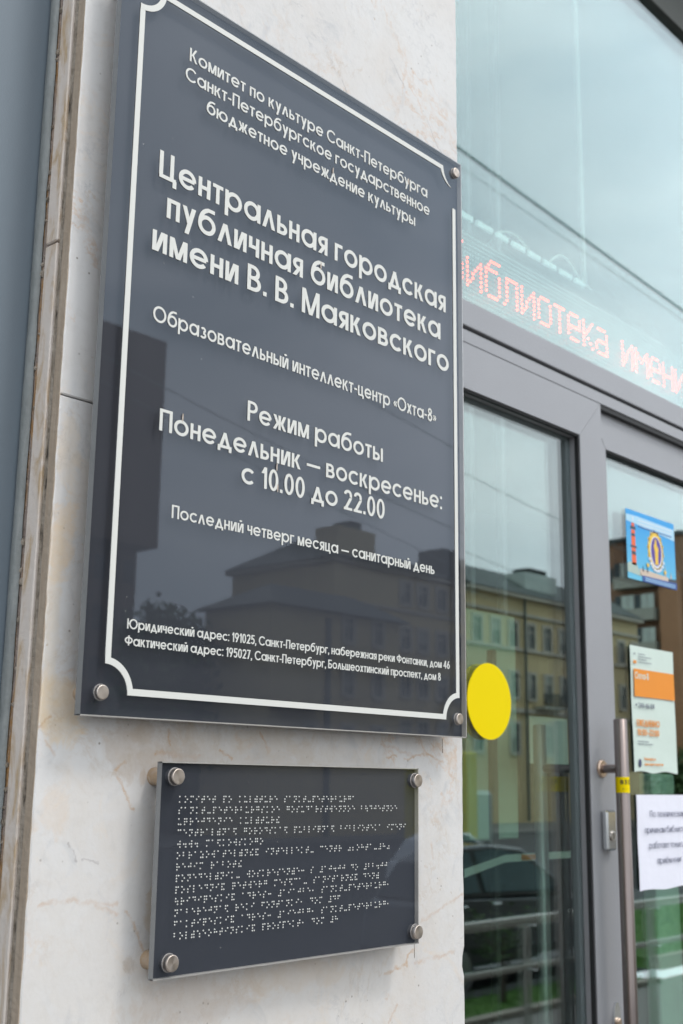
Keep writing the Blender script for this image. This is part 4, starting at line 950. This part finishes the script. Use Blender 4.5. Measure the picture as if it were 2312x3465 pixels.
# brick block on the right: its long side wall faces the street corner
XQ = 100.; z_q = RZ(.452, 49)
bk = thing('brown_brick_block', 'brown brick apartment block with glazed balconies mirrored in the right door', 'building', (108, RY(53), 0))
MB().box(XQ, XQ+18, RY(57.2), RY(49), 0, z_q).build('wall', M['brown_brick'], bk)
MB().box(XQ-.3, XQ+18.3, RY(57.4), RY(48.8), z_q, z_q+.35).build('roof', M['roof'], bk)
M['light_brick'] = plaster('light_brick', (.38, .20, .11))
MB().box(XQ-.9, XQ-.002, RY(51.0), RY(49.2), 0, z_q-3.4).build('projecting_bay', M['light_brick'], bk)
for j in range(7):
    zt = z_q-2.2-3.05*j
    b_ = MB().box(XQ-1.2, XQ-.002, RY(55.4), RY(51.4), zt-2.35, zt-1.25).build('balcony', M['concrete'], bk)
    for k in range(6):
        MB().box(XQ-1.12, XQ-1.05, RY(55.3-.66*k), RY(54.72-.66*k), zt-1.249, zt).build('window', M['winglass'] if k % 3 == 0 else M['turret'], b_)
    MB().box(XQ-.05, XQ+.01, RY(56.7), RY(56.0), zt-1.5, zt-.2).build('window', M['winglass'], bk)
    for x_ in (103, 107, 111, 115):
        MB().box(x_, x_+1.6, RY(49)-.01, RY(49)+.06, zt-1.6, zt-.1).build('window', M['winglass'], bk)

fh = thing('far_house', 'low grey house far behind the trees beside the dark tower', 'building', (70, RY(82), 0))
MB().box(RX(.70, 82), RX(1.02, 82), RY(90), RY(82), 0, RZ(.055, 82)).build('wall', M['concrete'], fh)
hip(MB(), RX(.69, 82), RX(1.03, 82), RY(90.5), RY(81.5), RZ(.0551, 82), RZ(.085, 82), 3).build('roof', M['roof'], fh)
for k in range(12): MB().box(RX(.71+.025*k, 82), RX(.71+.025*k, 82)+1.0, RY(82)+.002, RY(82)+.06, RZ(.005, 82), RZ(.028, 82)).build('window', M['winglass'], fh)

# trees -----------------------------------------------------------
M['leaf'] = mat('leaves', (.05, .10, .025), .7, 0, .5, 1.2); M['bark'] = mat('bark', (.07, .055, .045), .9, 0, .2, 10)
def tree(label, x, y, h_, r_, n=1400, seed=0, base=0, cr=.62, leaf_s=.16):
    rnd = random.Random(seed)
    t = thing('tree' if h_ > 3 else 'shrub', label, 'tree' if h_ > 3 else 'shrub', (x, y, base))
    mb = MB(); tr_ = h_*.022+.01
    mb.ring((x, y, base), (rnd.uniform(-.05, .05), 0, 1), [(tr_*1.5, 0), (tr_, h_*.3), (tr_*.5, h_*.7)], 9)
    for k in range(6):
        a = rnd.uniform(0, 6.28); st_ = Vector((x, y, base+h_*rnd.uniform(.2, .5)))
        mb.ring(st_, (math.cos(a)*.7, math.sin(a)*.7, .8), [(tr_*.5, 0), (tr_*.15, h_*.4)], 6)
    mb.build('trunk', M['bark'], t)
    mb = MB(); cl = [(rnd.uniform(-.6, .6)*r_, rnd.uniform(-.6, .6)*r_, h_*rnd.uniform(1-cr, .9), r_*rnd.uniform(.3, .6)) for _ in range(14)]
    for i in range(n):
        c = rnd.choice(cl); v = Vector((rnd.gauss(0, 1), rnd.gauss(0, 1), rnd.gauss(0, 1))).normalized()*c[3]*rnd.uniform(.5, 1.05)
        p = Vector((x+c[0], y+c[1], base+c[2]))+v; a = Vector((rnd.gauss(0, 1), rnd.gauss(0, 1), rnd.gauss(0, .6))).normalized()*leaf_s
        b = a.cross(Vector((rnd.gauss(0, 1), rnd.gauss(0, 1), rnd.gauss(0, 1)))).normalized()*leaf_s*.5
        mb.add([p-a, p+b, p+a, p-b], [(0, 1, 2, 3)])
    mb.build('crown', M['leaf'], t)
tree('broad dark green tree between the tower and the low wing', RX(.835, 48), RY(48), RZ(.185, 48), 4.2, 2600, 1, leaf_s=.3)
tree('bushy green tree low in front of the far grey house', RX(.86, 60), RY(60), RZ(.10, 60), 4.0, 2200, 8, cr=.9, leaf_s=.35)
tree('rounded green tree left of the bushy one by the tower', RX(.815, 62), RY(62), RZ(.12, 62), 4.0, 2200, 9, cr=.9, leaf_s=.35)
tree('dark green street tree beside the dark tower', RX(.80, 46), RY(46), RZ(.165, 46), 3.4, 1800, 2, leaf_s=.3)
tree('green street tree in front of the brick block', RX(2.08, 34), RY(34), 6.2, 2.2, 1600, 3, leaf_s=.22)
tree('small green street tree by the long ochre house', RX(1.99, 36), RY(36), 4.8, 1.9, 1400, 4, leaf_s=.22)
tree('low shrub with bare dark stems on the grass strip', RX(1.45, 8.75), RY(8.75), 1.05, .45, 260, 5, .08, .45, .035)

# vehicles --------------------------------------------------------
M['car_black'] = mat('black_car_paint', (.012, .014, .018), .22, 0, .1, 2, coat=1); M['car_white'] = mat('white_car_paint', (.65, .68, .70), .25, 0, .02, 2, coat=1)
M['carglass'] = mat('car_glass', (.10, .15, .165), .06, 0, .1, 2); M['tyre'] = mat('tyre', (.02, .02, .02), .8); M['rim'] = mat('rim', (.4, .4, .42), .3, 1)
M['lamp'] = mat('car_lamp', (.75, .78, .8), .15); M['red_lamp'] = mat('tail_lamp', (.5, .02, .02), .2)
def car(name, label, xr, Yn, L_, H_, wd, m_, flip=1):
    """side-on car, rear at xr, near side at mirrored distance Yn; flip=1 faces +x"""
    yn = RY(Yn); yf = yn-wd; t = thing(name, label, 'car', (xr+L_/2, (yn+yf)/2, 0))
    X = lambda u: xr+L_*u if flip > 0 else xr+L_*(1-u)
    low = [(0, .32), (.02, .62), (.05, .66), (.74, .585), (.93, .52), (.985, .40), (1, .20), (.97, .13), (.02, .15)]
    gh = [(.05, .66), (.10, .90), (.18, .985), (.38, 1.0), (.52, .96), (.715, .60)]
    def shell(prof, ya, yb, inset=0, seg=1):
        vs = []; n = len(prof)
        for y, sc in ((ya, 1), (yb, 1)): vs += [(X(u), y, v*H_) for u, v in prof]
        return vs, [tuple(range(n)), tuple(range(2*n-1, n-1, -1))]+[((i+1) % n, i, n+i, n+(i+1) % n) for i in range(n)]
    mb = MB(); mb.add(*shell(low, yn-.03, yf+.03))
    b = mb.build('body', m_, t); md = b.modifiers.new('bevel', 'BEVEL'); md.width = .07; md.segments = 3; md.limit_method = 'ANGLE'
    for p in b.data.polygons: p.use_smooth = True
    # roof and greenhouse, leaning inwards
    n = len(gh); vs = []
    for ys, s_ in ((yn-.06, 1), (yf+.06, -1)):
        vs += [(X(u), ys-s_*(.22*max(0, (v-.66)/.34)), v*H_) for u, v in gh]
    fs = [tuple(range(n)), tuple(range(2*n-1, n-1, -1))]+[((i+1) % n, i, n+i, n+(i+1) % n) for i in range(n)]
    g = MB().add(vs, fs).build('cabin', m_, t); md = g.modifiers.new('bevel', 'BEVEL'); md.width = .04; md.segments = 2
    def ypos(v, off=.006): return yn-.06-.22*max(0, (v-.66)/.34)+off
    for poly in ([(.115, .68), (.15, .90), (.20, .945), (.285, .955), (.285, .675)], [(.305, .675), (.305, .957), (.39, .965), (.50, .925), (.655, .64)]):
        MB().add([(X(u), ypos(v), v*H_) for u, v in poly], [tuple(range(len(poly)))]).build('side_window', M['carglass'], t)
    wsh = [(.527, .945), (.705, .615)]
    MB().add([(X(wsh[0][0])+.02*flip, ypos(wsh[0][1], -.08), wsh[0][1]*H_), (X(wsh[1][0])+.02*flip, ypos(wsh[1][1], -.08), wsh[1][1]*H_), (X(wsh[1][0])+.02*flip, yf+.15, wsh[1][1]*H_), (X(wsh[0][0])+.02*flip, yf+.33, wsh[0][1]*H_)], [(0, 1, 2, 3)]).build('windscreen', M['carglass'], t)
    for u in (.19, .80):
        for ys in (yn-.02, yf+.24):
            w_ = MB().ring((X(u), ys, .33), (0, -1, 0), [(.24, 0), (.33, .02), (.33, .20), (.24, .22)], 28).build('wheel', M['tyre'], t)
            MB().ring((X(u), ys+.006, .33), (0, -1, 0), [(.21, 0), (.20, .03), (.06, .02)], 20).build('rim', M['rim'], w_)
    MB().bbox(min(X(.90), X(.975)), max(X(.90), X(.975)), yn-.10, yn-.015, .425*H_, .495*H_, .01).build('headlight', M['lamp'], t)
    MB().bbox(min(X(.004), X(.05)), max(X(.004), X(.05)), yn-.10, yn-.015, .50*H_, .60*H_, .01).build('tail_light', M['red_lamp'], t)
    MB().bbox(min(X(.595), X(.64)), max(X(.595), X(.64)), yn-.04, yn+.20, .62*H_, .70*H_, .03).build('mirror', m_, t)
    for u in (.34, .20): MB().bbox(X(u)-.09, X(u)+.09, yn-.03, yn-.005, .585*H_, .60*H_, .004).build('door_handle', M['chrome'], t)
    MB().bbox(min(X(.05), X(.95)), max(X(.05), X(.95)), yn-.032, yn-.022, .20*H_, .26*H_, .003).build('sill_trim', M['tyre'], t)
    return t
car('parked_car', 'black car parked behind the railing, mirrored low in the left door', 12.0, 9.6, 5.4, 1.80, 1.9, M['car_black'])
car('parked_car', 'white car on the far side of the black car, mirrored', 20.0, 16, 4.6, 1.60, 1.8, M['car_white'])
tk_ = thing('yellow_truck', 'yellow box truck standing beyond the parked cars', 'truck', (29, RY(22), 0))
MB().bbox(RX(1.305, 22), RX(1.395, 22), RY(22)-2.3, RY(22), .95, RZ(.043, 22), .05).build('cargo_box', mat('truck_yellow', (.62, .50, .02), .4), tk_)
MB().bbox(RX(1.397, 22), RX(1.44, 22), RY(22)-2.2, RY(22)-.1, .5, 2.4, .12).build('cab', M['turret'], tk_)
MB().box(RX(1.31, 22), RX(1.43, 22), RY(22)-2.0, RY(22)-.3, .45, .94).build('chassis', M['tyre'], tk_)
for xw in (RX(1.325, 22), RX(1.42, 22)): MB().ring((xw, RY(22)-.05, .45), (0, -1, 0), [(.3, 0), (.45, .03), (.45, .3), (.3, .33)], 24).build('wheel', M['tyre'], tk_)

# overhead wires across the street
M['wire'] = mat('wire', (.30, .40, .40), .6)
def wire(label, p, q, sag, r_=.012, n=24):
    pts = []
    for i in range(n+1):
        u = i/n; pts.append((p[0]+(q[0]-p[0])*u, p[1]+(q[1]-p[1])*u, p[2]+(q[2]-p[2])*u-sag*4*u*(1-u)))
    tag(MB().tube(pts, r_, 6).build('overhead_wire', M['wire']), label, 'wire')
def wpt(ux, uz, Y): return (RX(ux, Y), RY(Y), RZ(uz, Y))
wire('thick overhead wire mirrored across the transom window', wpt(1.10, .957, 9), wpt(2.5, .884, 9), .0, .019)
wire('thin overhead wire just below the thick one in the transom', wpt(1.10, .925, 10), wpt(2.5, .868, 10), .0, .005)
wire('sagging wire mirrored across the middle of the library plaque', wpt(.55, .44, 20), wpt(1.6, .30, 20), .3, .009)
wire('second sagging wire below it on the library plaque', wpt(.55, .42, 20), wpt(1.6, .24, 20), .35, .007)
wire('wire high over the ochre houses mirrored in the left door', wpt(1.1, .47, 22), wpt(2.4, .36, 22), .4, .011)
